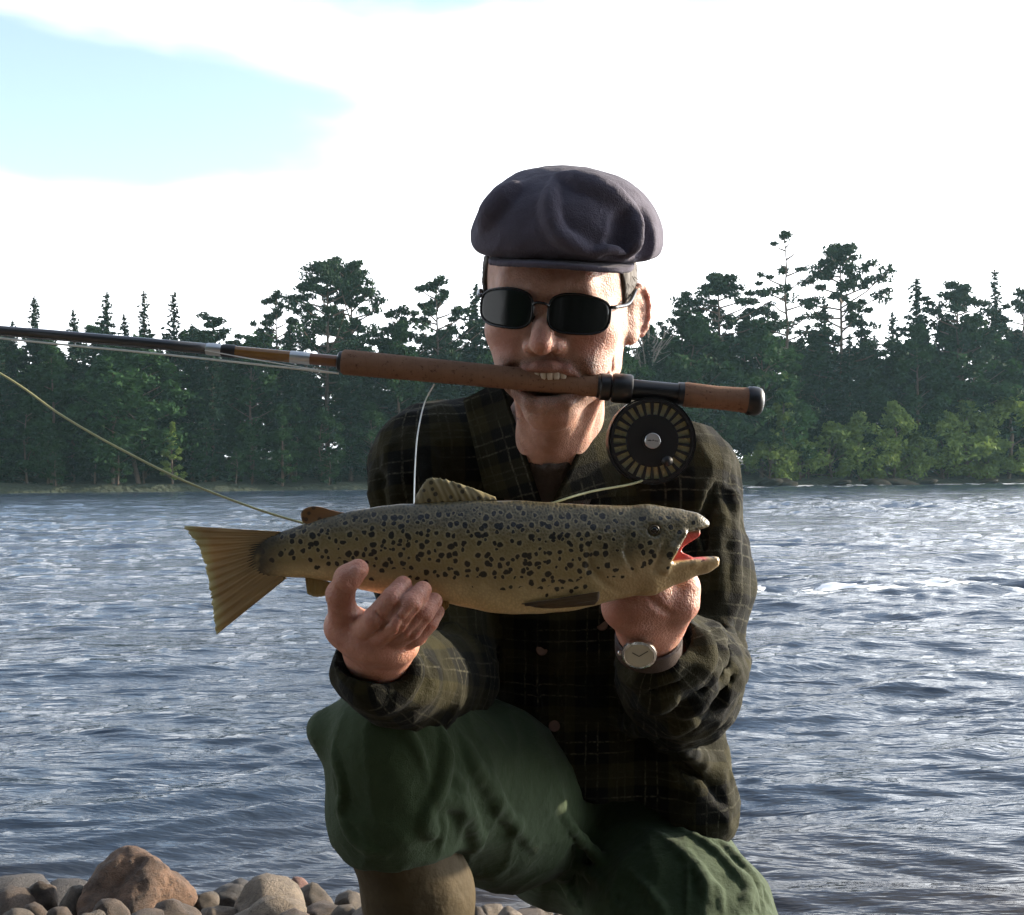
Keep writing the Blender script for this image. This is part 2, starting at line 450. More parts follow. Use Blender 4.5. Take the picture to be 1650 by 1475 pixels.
# ------------------------------------------------------------------ trees
def leaves(cen, rad, n, size, seed, flat=0.6):
    """n leaf-sized diamonds in each of the ellipsoidal tufts"""
    r = np.random.default_rng(seed); m = len(cen)
    cen = np.repeat(np.asarray(cen), n, 0); rad = np.repeat(np.asarray(rad), n, 0)
    d = r.normal(size=(m * n, 3)); d /= np.linalg.norm(d, axis=1)[:, None]
    d *= (r.uniform(0, 1, (m * n, 1)) ** 0.45); d[:, 2] *= flat
    c = cen + d * (rad if rad.ndim == 2 else rad[:, None])
    a = r.normal(size=(m * n, 3)); a /= np.linalg.norm(a, axis=1)[:, None]
    b = np.cross(a, r.normal(size=(m * n, 3))); b /= np.linalg.norm(b, axis=1)[:, None]
    s = (size if np.isscalar(size) else np.repeat(np.asarray(size), n)[:, None]) * r.uniform(0.6, 1.35, (m * n, 1))
    v = np.stack([c - a * s, c + b * s * 0.45, c + a * s, c - b * s * 0.45], 1).reshape(-1, 3)
    f = np.arange(4 * m * n).reshape(-1, 4)
    return v, f
def limb_mesh(limbs, n=5):
    vs, fs, k = [], [], 0
    for pts, rad in limbs:
        v, f = tube(pts, rad, n, False); vs.append(v); fs += [tuple(i + k for i in q) for q in f]; k += len(v)
    return np.concatenate(vs), fs
def pine(seed, h=12, start=0.4, width=2.6, nb=34, leaf=0.135, per=105, twist=0.15, dense=1.0):
    r = np.random.default_rng(seed); z = np.linspace(0, h, 9)
    tr = np.stack([np.cumsum(r.normal(0, twist, 9)) * 0.35, np.cumsum(r.normal(0, twist, 9)) * 0.35, z], 1); tr[:, :2] -= tr[0, :2]
    limbs = [(tr, np.linspace(0.022 * h / 2 + 0.05, 0.03, 9))]; cen, rad = [], []
    for i in range(nb):
        t_ = start + (1 - start) * (i + r.uniform(0, 1)) / nb
        b = np.array([np.interp(t_ * h, z, tr[:, a]) for a in range(3)])
        s = (t_ - start) / (1 - start); prof = (0.45 + 0.9 * math.sin(math.pi * min(1, s * 0.80 + 0.16))) * (1 - 0.62 * s ** 2.2)
        L = width * prof * r.uniform(0.55, 1.15); an = i * 2.4 + r.uniform(-.5, .5)
        up = r.uniform(-0.10, 0.35) + 0.5 * s
        e = b + np.array([math.cos(an) * L, math.sin(an) * L, L * up]); m = (b + e) / 2 + np.array([0, 0, -0.06 * L])
        limbs.append((np.array([b, m, e]), np.array([0.05, 0.035, 0.015]) * (0.6 + h / 20)))
        for q in (0.5, 0.75, 1.0):
            if r.uniform() < 0.93 * dense:
                c = b + (e - b) * q + r.normal(0, 0.14 * width / 2.6, 3); cen.append(c); w = r.uniform(0.32, 0.60) * width / 2.6 * (0.75 + 0.35 * q); rad.append((w, w, w * 0.62))
    cen.append(tr[-1]); rad.append((0.4, 0.4, 0.5))
    return limb_mesh(limbs), leaves(cen, np.array(rad), per, leaf, seed + 1, 0.8)
def spruce(seed, h=11, width=1.7, leaf=0.15, per=8, low=0.04):
    r = np.random.default_rng(seed); limbs = [(np.array([[0, 0, 0], [r.normal(0, .05), r.normal(0, .05), h * 0.5], [0, 0, h]]), np.array([0.012 * h + 0.03, 0.07, 0.012]))]
    cen, rad, siz = [], [], []; n = int(h * 21)
    for i in range(n):
        s = low + (0.985 - low) * (i / n) ** 0.92; z = s * h; an = i * 2.399 + r.uniform(-.6, .6)
        L = (width * (1 - s) ** 0.80 + 0.02) * r.uniform(0.40, 1.15) * (1 + 0.25 * math.sin(an * 1.0 + seed))
        rise = -0.25 + 0.55 * s + r.uniform(-.12, .12); b = np.array([0, 0, z]); e = b + np.array([math.cos(an) * L, math.sin(an) * L, L * rise])
        if i % 2 == 0: limbs.append((np.array([b, e]), np.array([0.022, 0.008])))
        for q in np.arange(0.2, 1.01, max(0.17, 0.22 / max(L, 0.3))):
            cen.append(b + (e - b) * q + r.normal(0, 0.05, 3)); w = (0.045 + 0.17 * L * (1 - 0.5 * q)); rad.append((w, w, w * 0.6)); siz.append(leaf * min(1.0, 0.45 + 0.8 * L))
    cen.append((0, 0, h * 0.99)); rad.append((0.04, 0.04, 0.25)); siz.append(leaf * 0.4)
    return limb_mesh(limbs, 4), leaves(cen, np.array(rad), per, siz, seed + 1, 0.8)
def leafy(seed, h=9, width=2.3, clumps=70, per=75, leaf=0.15, base=0.12, taper=0.5):
    r = np.random.default_rng(seed); limbs = [(np.array([[0, 0, 0], [r.normal(0, .15), r.normal(0, .15), h * 0.5], [0, 0, h * 0.93]]), np.array([0.010 * h + 0.03, 0.06, 0.015]))]
    cen, rad = [], []
    for i in range(clumps):
        t_ = base + (1 - base) * r.uniform(0, 1) ** 0.85; s = (t_ - base) / (1 - base)
        R = width * (1 - taper * s) * math.sqrt(max(0.02, 1 - (2 * abs(s - 0.42)) ** 2.6 * 0.8)) * (1.0 if s < 0.85 else 0.55)
        an = r.uniform(0, 6.28); q = R * r.uniform(0.25, 1.0) ** 0.6
        c = np.array([math.cos(an) * q, math.sin(an) * q, t_ * h]); cen.append(c); w = r.uniform(0.30, 0.68) * width / 2.3 * (1.1 - 0.4 * s); rad.append((w, w, w * 0.9))
        if i % 4 == 0: limbs.append((np.array([[0, 0, max(0.1, t_ * h - q * 0.7)], c]), np.array([0.035, 0.01])))
    return limb_mesh(limbs, 4), leaves(cen, np.array(rad), per, leaf, seed + 1, 1.0)
def bare(seed, h=9):
    r = np.random.default_rng(seed); limbs = [(np.array([[0, 0, 0], [0.1, 0, h * .55], [0, 0.1, h]]), np.array([0.16, 0.10, 0.02]))]
    for i in range(26):
        z = h * r.uniform(0.4, 0.93); an = r.uniform(0, 6.28); L = (h - z) * 0.45 + 0.5
        b = np.array([0.05, 0, z]); e = b + np.array([math.cos(an) * L * .6, math.sin(an) * L * .6, L]); limbs.append((np.array([b, (b + e) / 2 + r.normal(0, .1, 3), e]), np.array([0.05, 0.03, 0.012])))
        for _ in range(3):
            m = b + (e - b) * r.uniform(0.3, 0.8); g = m + np.array([r.normal(0, .4), r.normal(0, .4), r.uniform(.3, .8)]); limbs.append((np.array([m, g]), np.array([0.02, 0.008])))
    return limb_mesh(limbs, 4), None
def foliage(name, a, b, tl=0.12):
    t = NT(name); o = t.obj(); ge = t.n.new('ShaderNodeNewGeometry'); oi = t.n.new('ShaderNodeObjectInfo')
    f = t.m('ADD', t.m('MULTIPLY', t.noise(o, 1.1, 3), 0.7), t.m('MULTIPLY', ge.outputs['Random Per Island'], 0.35))
    c = t.mix(f, a, b); c = t.mix(t.m('MULTIPLY', oi.outputs['Random'], 0.45), c, tuple(x * 0.5 for x in a))
    t.set(col=c, rough=0.75, spec=0.06)
    tr = t.n.new('ShaderNodeBsdfTranslucent'); t.l.new(c, tr.inputs[0]); ad = t.n.new('ShaderNodeMixShader'); ad.inputs[0].default_value = tl
    t.l.new(t.b.outputs[0], ad.inputs[1]); t.l.new(tr.outputs[0], ad.inputs[2]); t.l.new(ad.outputs[0], t.out.inputs[0])
    return t.mat
FOL = dict(pine=foliage('pine needles', (0.009, 0.024, 0.012), (0.026, 0.052, 0.023)), spruce=foliage('spruce needles', (0.005, 0.017, 0.009), (0.016, 0.038, 0.018)),
           leafy=foliage('birch leaves', (0.009, 0.028, 0.010), (0.028, 0.066, 0.020), 0.25), shrub=foliage('willow leaves', (0.065, 0.110, 0.028), (0.18, 0.24, 0.065), 0.3))
bark = simple('pine bark', (0.075, 0.050, 0.035), 0.9, 0.4, 6, 0.5); pale_bark = simple('grey dead wood', (0.14, 0.12, 0.10), 0.9, 0.3, 6)
PROTO = {}
def proto(key, kind, gen, mat, tmat=None):
    (tv, tf), cr = gen
    tm = mesh('trunk', tv, tf); tm.materials.append(tmat or bark); cm = None
    if cr is not None:
        cm = mesh('crown', cr[0], cr[1], False); cm.materials.append(mat)
    PROTO[key] = (tm, cm, float(tv[:, 2].max()))
proto('pineA', 'pine', pine(1, 13, 0.36, 3.0, 44), FOL['pine']); proto('pineB', 'pine', pine(2, 12, 0.52, 2.5, 30, per=90), FOL['pine'])
proto('pineC', 'pine', pine(3, 11, 0.30, 2.4, 34, per=85, dense=0.8), FOL['pine']); proto('thin', 'pine', pine(4, 16, 0.42, 2.0, 22, per=65, dense=0.7, twist=0.2), FOL['pine'])
proto('pineD', 'pine', pine(9, 13, 0.42, 2.7, 40, per=90), FOL['pine'])
proto('spruceA', 'spruce', spruce(5, 11, 2.1), FOL['spruce']); proto('spruceB', 'spruce', spruce(6, 11, 1.6, per=6), FOL['spruce']); proto('spruceC', 'spruce', spruce(7, 12, 2.3, per=9), FOL['spruce'])
proto('leafA', 'leafy', leafy(11), FOL['leafy']); proto('leafB', 'leafy', leafy(12, 10, 2.0, 80, taper=0.7), FOL['leafy']); proto('leafC', 'leafy', leafy(13, 8, 2.6, 80, taper=0.35), FOL['leafy'])
proto('shrubA', 'shrub', leafy(14, 3.4, 1.7, 46, 70, 0.11, 0.05, 0.5), FOL['shrub']); proto('shrubB', 'shrub', leafy(15, 2.6, 1.9, 46, 70, 0.11, 0.03, 0.4), FOL['shrub'])
proto('young', 'shrub', leafy(16, 6.5, 1.25, 60, 70, 0.11, 0.06, 0.85), FOL['shrub'])
proto('youngB', 'leafy', leafy(18, 6.5, 1.5, 60, 70, 0.12, 0.06, 0.7), FOL['leafy'])
proto('bare', 'bare', bare(17), None, pale_bark)
NAMES = dict(pine='pine_tree', thin='pine_tree', spruce='spruce_tree', leaf='birch_tree', shrub='willow_shrub', young='young_birch', bare='dead_tree')
def plant(key, px, off, top=None, height=None, widen=1.0, label=None, cat='tree', group=None, rz=None):
    tq = (px - 825) / 1900.0; y = (78.1 + off) / (1 - 0.468 * tq); x = tq * y
    g = float(far_z(np.array([x]), np.array([y]))[0]) - 0.05
    if top is not None: height = (764 - (px - 825) * 8 / 1650 - top) * y / 1900 + 0.78 - g
    tm, cm, h = PROTO[key]; s = height / h
    nm = next(v for k, v in NAMES.items() if key.startswith(k))
    o = bpy.data.objects.new(nm, None); C.objects.link(o); o.location = (x, y, g); o.rotation_euler = (0, 0, random.uniform(0, 6.28) if rz is None else rz)
    o.scale = (s * widen, s * widen, s)
    for n_, m_ in (('trunk', tm), ('crown', cm)):
        if m_ is None: continue
        c = bpy.data.objects.new(n_, m_); C.objects.link(c); c.parent = o
    tag(o, label, cat, group); return o
for px, top in [(-420, 470), (-330, 500), (-240, 480), (-500, 490), (1800, 470), (1890, 450), (1990, 480), (2100, 470)]:
    plant(['spruceC', 'pineC'][px % 4 == 0], px, random.uniform(4, 9), top=top, widen=1.3, label='conifer of the far wood where the river bends away', group='conifers past the river bend')
for i in range(16):
    plant(['leafA', 'leafC'][i % 2], -560 + (i % 8) * 60 + (2290 if i > 7 else 0), random.uniform(2, 9), top=random.uniform(520, 560), widen=1.6, label='birch of the far wood where the river bends away', group='birches past the river bend')
G_SP = ('dark spruce with a pointed tip standing in the far wood', 'tree', 'spruces of the far wood')
G_PI = ('pine with layered branches standing in the far wood', 'tree', 'pines of the far wood')
G_LE = ('leafy green birch filling the far wood', 'tree', 'birches of the far wood')
for px, top, key, wd, lb in [(-150, 480, 'spruceA', 1, None), (-60, 500, 'spruceC', 1, None), (55, 476, 'spruceC', 1.0, 'broad dark spruce where the far wood is lowest, its tip above its neighbours'), (118, 498, 'spruceA', 1, 'small spruce between the broad dark spruce and the dense pointed one'), (20, 515, 'spruceC', 1, None),
                         (172, 468, 'spruceA', 0.9, 'dense pointed spruce beside the two slim spires'), (200, 505, 'spruceA', 1, 'lower spruce leaning on the dense pointed spruce'), (310, 520, 'spruceA', 1, 'short spruce beside the fuller slim spire'), (768, 455, 'spruceA', 1.1, 'tall spruce half hidden behind the cap and sunglasses'), (820, 470, 'spruceC', 1, None),
                         (1480, 445, 'spruceC', 1.25, 'massive dense spruce with a blunt broad outline'), (1440, 500, 'spruceC', 1.1, 'lower dark spruce against the massive dense spruce'), (1606, 430, 'spruceB', 1.0, 'narrow high spruce between two layered pines'), (1330, 478, 'spruceC', 1.1, 'dark spruce at the foot of the tall full pine'), (1720, 440, 'spruceA', 1, None), (1390, 505, 'spruceC', 1, 'spruce in the gap between full pine and massive spruce')]:
    plant(key, px, random.uniform(5, 11), top=top, widen=wd, label=lb or G_SP[0], group=G_SP[2])
for px, top, key, wd, lb in [(350, 510, 'pineC', 1, 'low bushy pine beside the short spruce'), (448, 477, 'pineC', 0.7, 'small round-headed pine short of the high pine pair'), (640, 500, 'pineC', 0.8, 'low pine between the high pine pair and the open pine'), (1100, 502, 'pineB', 0.9, 'low pine just beyond the bare dead tree'), (1205, 505, 'pineC', 0.9, 'low pine between the round-headed pine and the thin pine'),
                         (1545, 456, 'pineB', 1.0, 'flat-topped pine beside the narrow high spruce'), (1648, 468, 'pineC', 1.0, 'layered pine past the narrow high spruce'), (1240, 500, 'pineC', .8, 'ragged low pine under the tallest thin pine'), (900, 480, 'pineC', 1, None), (960, 500, 'pineB', 1, None), (-20, 520, 'pineC', 1, None)]:
    plant(key, px, random.uniform(5, 11), top=top, widen=wd, label=lb or G_PI[0], group=G_PI[2])
plant('pineA', 527, 7.0, top=418, widen=0.95, label='broad high pine whose rounded crown merges with its lower twin', rz=0.4)
plant('pineD', 570, 8.0, top=424, widen=0.85, label='high pine leaning its crown against a broader taller pine', rz=2.1)
plant('pineC', 707, 6.5, top=456, widen=0.95, label='open pine with flat layered branches beside the high pine pair', rz=1.0)
plant('spruceB', 232, 7, top=466, widen=1.0, label='slim spiky spruce, first of two pale thin spires', rz=0.0)
plant('spruceB', 281, 7.5, top=468, widen=1.15, label='slim spiky spruce, fuller one of two pale thin spires', rz=1.7)
plant('bare', 1043, 3.0, top=487, widen=1.1, label='bare dead tree with thin grey twigs at the wood edge', rz=0.5)
plant('pineB', 1160, 6.0, top=442, widen=1.15, label='pine with a rounded head beside the bare dead tree', rz=2.0)
plant('thin', 1272, 6.0, top=375, widen=0.95, label='tallest thin pine with a long bare trunk and sparse crown', rz=0.9)
plant('pineD', 1357, 6.5, top=395, widen=0.95, label='tall full pine standing next to the tallest thin pine', rz=3.0)
for i in range(74):                                     # the body of the wood, three ranks deep
    rank = i % 3; px = -170 + (i // 3) * 82 + random.uniform(-25, 25)
    left = px < 760
    top = random.uniform(522, 560) if left else random.uniform(512, 560)
    key = random.choice(['leafA', 'leafB', 'leafC', 'spruceC', 'spruceA'] if rank != 1 else ['spruceC', 'leafA', 'leafC', 'pineC'])
    gl = G_SP if key.startswith('spruce') else G_PI if key.startswith('pine') else G_LE
    plant(key, px, [3.5, 8, 13][rank] + random.uniform(-1, 1), top=top + rank * 4, widen=random.uniform(1.15, 1.5), label=gl[0], group=gl[2])
for i in range(30):                                     # last rank of the wood
    plant(['leafC', 'spruceC', 'leafA'][i % 3], -200 + i * 70 + random.uniform(-20, 20), random.uniform(17, 24), top=random.uniform(535, 575), widen=random.uniform(1.4, 1.8), label=(G_SP if i % 3 == 1 else G_LE)[0], group=(G_SP if i % 3 == 1 else G_LE)[2])
for i in range(26):                                     # lower leafy edge of the wood
    px = -120 + i * 72 + random.uniform(-22, 22)
    plant(random.choice(['leafA', 'leafC', 'leafB']), px, random.uniform(1.8, 3.2), height=random.uniform(3.2, 5.2), widen=random.uniform(1.1, 1.5), label='low birch sapling on the edge of the far wood', group='saplings on the edge of the far wood')
for px, hh, key, off in [(1265, 7.4, 'young', 1.6)]:
    plant(key, px, off, height=hh, label='pale green young birch with a pointed top by the river', widen=1.1)
for px, hh, key in [(1385, 5.0, 'shrubA'), (1340, 4.0, 'shrubB'), (1440, 5.6, 'shrubA'), (1520, 5.2, 'shrubB'), (1560, 5.8, 'shrubA'), (1625, 7.0, 'shrubA'), (1690, 5, 'shrubA'), (1480, 3.4, 'shrubB'), (1240, 3.2, 'shrubB'), (1290, 3.0, 'shrubB'), (1590, 3.4, 'shrubB')]:
    plant(key, px, random.uniform(0.9, 2.0), height=hh, widen=random.uniform(1, 1.3), label='bright green willow shrub leaning over the far waterline', cat='shrub', group='willow shrubs along the far waterline')
for px, hh in [(278, 3.4), (190, 2.6), (640, 3.4), (455, 4.2), (530, 2.4), (90, 2.2), (380, 2.2), (1130, 3.0)]:
    if px == 278: plant('young', px, 1.2, height=hh, widen=1.3, label='small pale green sapling alone against the dark wood', cat='sapling')
    else: plant('youngB', px, random.uniform(0.8, 1.6), height=hh, widen=random.uniform(1.2, 1.7), label='dark green sapling on the far bank grass', cat='sapling', group='saplings on the far bank grass')

for i in range(22):                                     # unseen trees added behind the camera to dim the sky light from there
    o = plant(['spruceA', 'pineC', 'leafA', 'spruceC', 'leafC'][i % 5], 825, 5, height=random.uniform(8, 12), widen=random.uniform(1.2, 1.6), label='unseen tree added behind the camera to dim the sky light', group='unseen light-blocking trees behind the camera')
    a_ = math.radians(-75 + i * 150 / 21); o.location = (math.sin(a_) * random.uniform(9, 12), -math.cos(a_) * random.uniform(8, 11) - 1, 0.0)
# ------------------------------------------------------------------ stones
def stone_mesh(seed, sub=4):
    import bmesh
    bm = bmesh.new(); bmesh.ops.create_icosphere(bm, subdivisions=sub, radius=1.0)
    co = np.array([v.co[:] for v in bm.verts]); f = [tuple(v.index for v in q.verts) for q in bm.faces]; bm.free()
    r = np.random.default_rng(seed); k = np.ones(len(co))
    for _ in range(9):                                  # worn flat facets
        n = r.normal(size=3); n /= np.linalg.norm(n); s = co @ n; lim = r.uniform(0.66, 0.9); k = np.minimum(k, np.where(s > lim, 1 - (s - lim) * 1.05, 1))
    co = co * (k * (1 + 0.16 * fbm(co, 1.1, 2, seed) + 0.05 * fbm(co, 4, 4, seed + 5)))[:, None]
    return mesh('stone', co, np.array(f))
def stone_mat(name, a, b, c, spec=0.4):
    t = NT(name); o = t.obj(); n1 = t.noise(o, 2.0, 5, 0.6); n2 = t.noise(o, 14, 5, 0.7)
    col = t.mix(t.step(n1, 0.35, 0.65), a, b); col = t.mix(t.step(n2, 0.5, 0.72), col, c)
    t.set(col=col, spec=spec, rough=t.m('ADD', 0.60, t.m('MULTIPLY', n2, 0.3))); t.bump(t.m('ADD', n2, t.m('MULTIPLY', t.noise(o, 60, 3), 0.4)), 0.5, 0.06)
    return t.mat
SM = [stone_mat('tan granite', (0.075, 0.057, 0.040), (0.14, 0.108, 0.076), (0.04, 0.030, 0.022)), stone_mat('brown stone', (0.034, 0.024, 0.017), (0.066, 0.044, 0.030), (0.02, 0.015, 0.012)),
      stone_mat('dark wet stone', (0.028, 0.026, 0.026), (0.055, 0.048, 0.045), (0.02, 0.02, 0.02)), stone_mat('red stone', (0.11, 0.05, 0.04), (0.15, 0.08, 0.06), (0.06, 0.03, 0.025)),
      stone_mat('grey stone', (0.042, 0.032, 0.022), (0.080, 0.060, 0.042), (0.024, 0.018, 0.013))]
far_m = stone_mat('dark river rock', (0.008, 0.009, 0.008), (0.018, 0.018, 0.015), (0.006, 0.006, 0.006), 0.02)
boulder_m = stone_mat('rust granite', (0.050, 0.029, 0.018), (0.115, 0.062, 0.034), (0.025, 0.018, 0.014))
SP = [stone_mesh(100 + i, 3) for i in range(5)]
SMESH = {}
def stone(px, py, d, w, h, mat, label, group, deep=0.9, name='shore_stone', me=None):
    """px,py: crown of the stone; w,h: size in metres"""
    k = (random.randrange(5), mat.name)
    if me is None:
        if k not in SMESH: SMESH[k] = SP[k[0]].copy(); SMESH[k].materials.append(mat)
        me = SMESH[k]
    else: me.materials.append(mat)
    o = bpy.data.objects.new(name, me); C.objects.link(o)
    c = P(px, py, d); o.location = (c[0], c[1], c[2] - h * 0.5)
    o.scale = (w / 2 * 1.0, w / 2 * deep, h / 2 * 1.06); o.rotation_euler = (random.uniform(-.2, .2), random.uniform(-.2, .2), random.uniform(0, 6.28) if name == 'shore_stone' else 0.6)
    tag(o, label, 'stone', group); return o
LB = {0: 'smooth tan stone on the waterside shore', 1: 'brown rounded stone on the waterside shore', 2: 'dark wet stone at the water edge', 3: 'reddish stone at the water edge', 4: 'grey weathered stone on the waterside shore'}
GR = {0: 'tan shore stones', 1: 'brown shore stones', 2: 'wet dark stones', 3: 'reddish shore stones', 4: 'grey shore stones'}
stone(222, 1376, 2.32, 0.235, 0.22, boulder_m, 'big rust-brown boulder sticking up from the shore stones', None, 0.9, 'boulder', stone_mesh(55, 5))
_LAB = ['brown flat-sided stone, outermost of the row beside the boulder', 'upright brown stone at the water edge short of the boulder', 'small brown stone in front of the upright brown one', "grey wedge stone touching the boulder's shaded side", 'small brown cobble below the grey wedge stone', 'brown cobble at the shaded foot of the boulder', 'brown stone at the sunny foot of the boulder', 'wide dark wet slab at the water edge', 'dark wet slab between upright stone and boulder', 'dark wet stone past the sunny side of the boulder', 'small wet stone leaning on a larger dark wet one', 'tan humped stone behind the largest tan one', 'small reddish stone at the water edge', 'grey flat stone beside the small reddish one', 'largest tan stone in front of the humped one', 'tan cobble between boulder and largest tan stone', 'brown flat stone beside the largest tan one', 'grey stone at the water edge next to the boot', 'pale tan slab against the boot', 'small grey cobble wedged beside the pale tan slab', 'tan stone in the gap under the raised leg', 'smaller tan cobble in the gap under the raised leg', 'grey flat stone under the bent knees', 'grey pebble between the boulder and the dark wet stones', 'grey cobble in front of the boulder', 'brown cobble in front of the boulder', 'grey cobble below the brown flat-sided stone', 'brown cobble in front of the brown flat stone', 'brown cobble close behind the boot', 'small grey cobble under the kneeling thigh']
for (px, py, d, w, h, m), lb in zip([(15, 1436, 2.3, .13, .11, 1), (68, 1420, 2.34, .075, .08, 1), (55, 1458, 2.2, .07, .07, 1), (118, 1432, 2.3, .09, .10, 4), (95, 1462, 2.15, .06, .06, 1), (175, 1452, 2.1, .085, .08, 1), (285, 1452, 2.12, .11, .09, 1), (5, 1420, 2.6, .22, .09, 2), (100, 1425, 2.65, .16, .08, 2), (370, 1422, 2.5, .10, .07, 2), (385, 1418, 2.55, .07, .06, 2), (430, 1418, 2.25, .17, .12, 0), (480, 1415, 2.45, .055, .06, 3), (505, 1428, 2.35, .09, .07, 4), (420, 1452, 2.05, .20, .12, 0), (350, 1455, 2.2, .09, .09, 0), (525, 1452, 2.1, .10, .07, 1), (560, 1436, 2.3, .075, .07, 4), (610, 1458, 1.98, .17, .10, 0), (555, 1462, 2.02, .07, .06, 4), (790, 1452, 2.15, .07, .09, 0), (820, 1460, 2.1, .06, .07, 0), (860, 1462, 2.2, .09, .06, 4), (330, 1436, 2.4, .06, .05, 4), (150, 1466, 2.0, .07, .06, 4), (240, 1466, 2.0, .09, .06, 1), (25, 1468, 2.05, .09, .06, 4), (470, 1470, 1.95, .10, .06, 1), (770, 1462, 2.0, .06, .07, 1), (905, 1466, 2.15, .06, .06, 4)], _LAB):
    stone(px, py, d, w, h, SM[m], lb, GR[m])
for i in range(150):                                    # the rest of the shore around the man
    x = random.uniform(-1.9, 2.1); y = random.uniform(0.5, 2.55)
    if abs(x - 0.12) < 0.42 and 1.0 < y < 2.0: continue
    if x > 0.35 and y > 1.75: continue
    w = random.uniform(0.06, 0.16); z = float(near_z(np.array([x]), np.array([y]))[0]); m = random.choice([0, 0, 1, 1, 4, 4, 3] if y < 2.35 else [2, 2, 1])
    q = P(825, 800, 1); o = stone(825, 800, 1, w, w * random.uniform(.5, .8), SM[m], LB[m], GR[m]); o.location = (x, y, z + 0.005)
for px, py, w, h in [(1235, 775, 2.6, .8), (1262, 772, 2.4, .9), (1350, 780, 2.2, 0.5), (1410, 777, 2.6, .8), (1450, 778, 3.4, .7), (1490, 782, 2.5, .6), (1590, 778, 2, .5)]:
    tq = (px - 825) / 1900.0; y = 74.5 / (1 - 0.468 * tq); x = tq * y
    o = stone(825, 800, 1, w, h, far_m, 'low boulder breaking the white water off the far bank', 'boulders off the far bank', .8, 'river_boulder', SP[random.randrange(5)].copy()); o.location = (x, y, WATER + h * 0.12)

# ================================================================== the angler
HY, HP, HR = 12.0, 12.0, -0.5            # head: turned aside, bowed, tilted
RH = rot('Y', -HR) @ rot('Z', -HY) @ rot('X', HP)
H0 = P(877, 488, 1.195) - RH @ V(0, -0.092, 0.008)
def HL(x, y, z): return H0 + RH @ V(x, y, z)

# joints
NECK = P(893, 690, 1.425); CHEST = P(900, 860, 1.50); BELLY = P(920, 1080, 1.55); PELV = P(965, 1330, 1.64)
SHA, SHB = P(692, 748, 1.475), P(1094, 774, 1.475)      # shoulders: A holds the tail end, B the head end
ELA, ELB = P(712, 1096, 1.40), P(1098, 1105, 1.41)
WRA, WRB = P(618, 1072, 1.13), P(1046, 1040, 1.150)

RD = 1.212
def RP(px, off=0.0): return P(px, 583 + (px - 548) * 0.0955, RD + off)          # axis of the rod
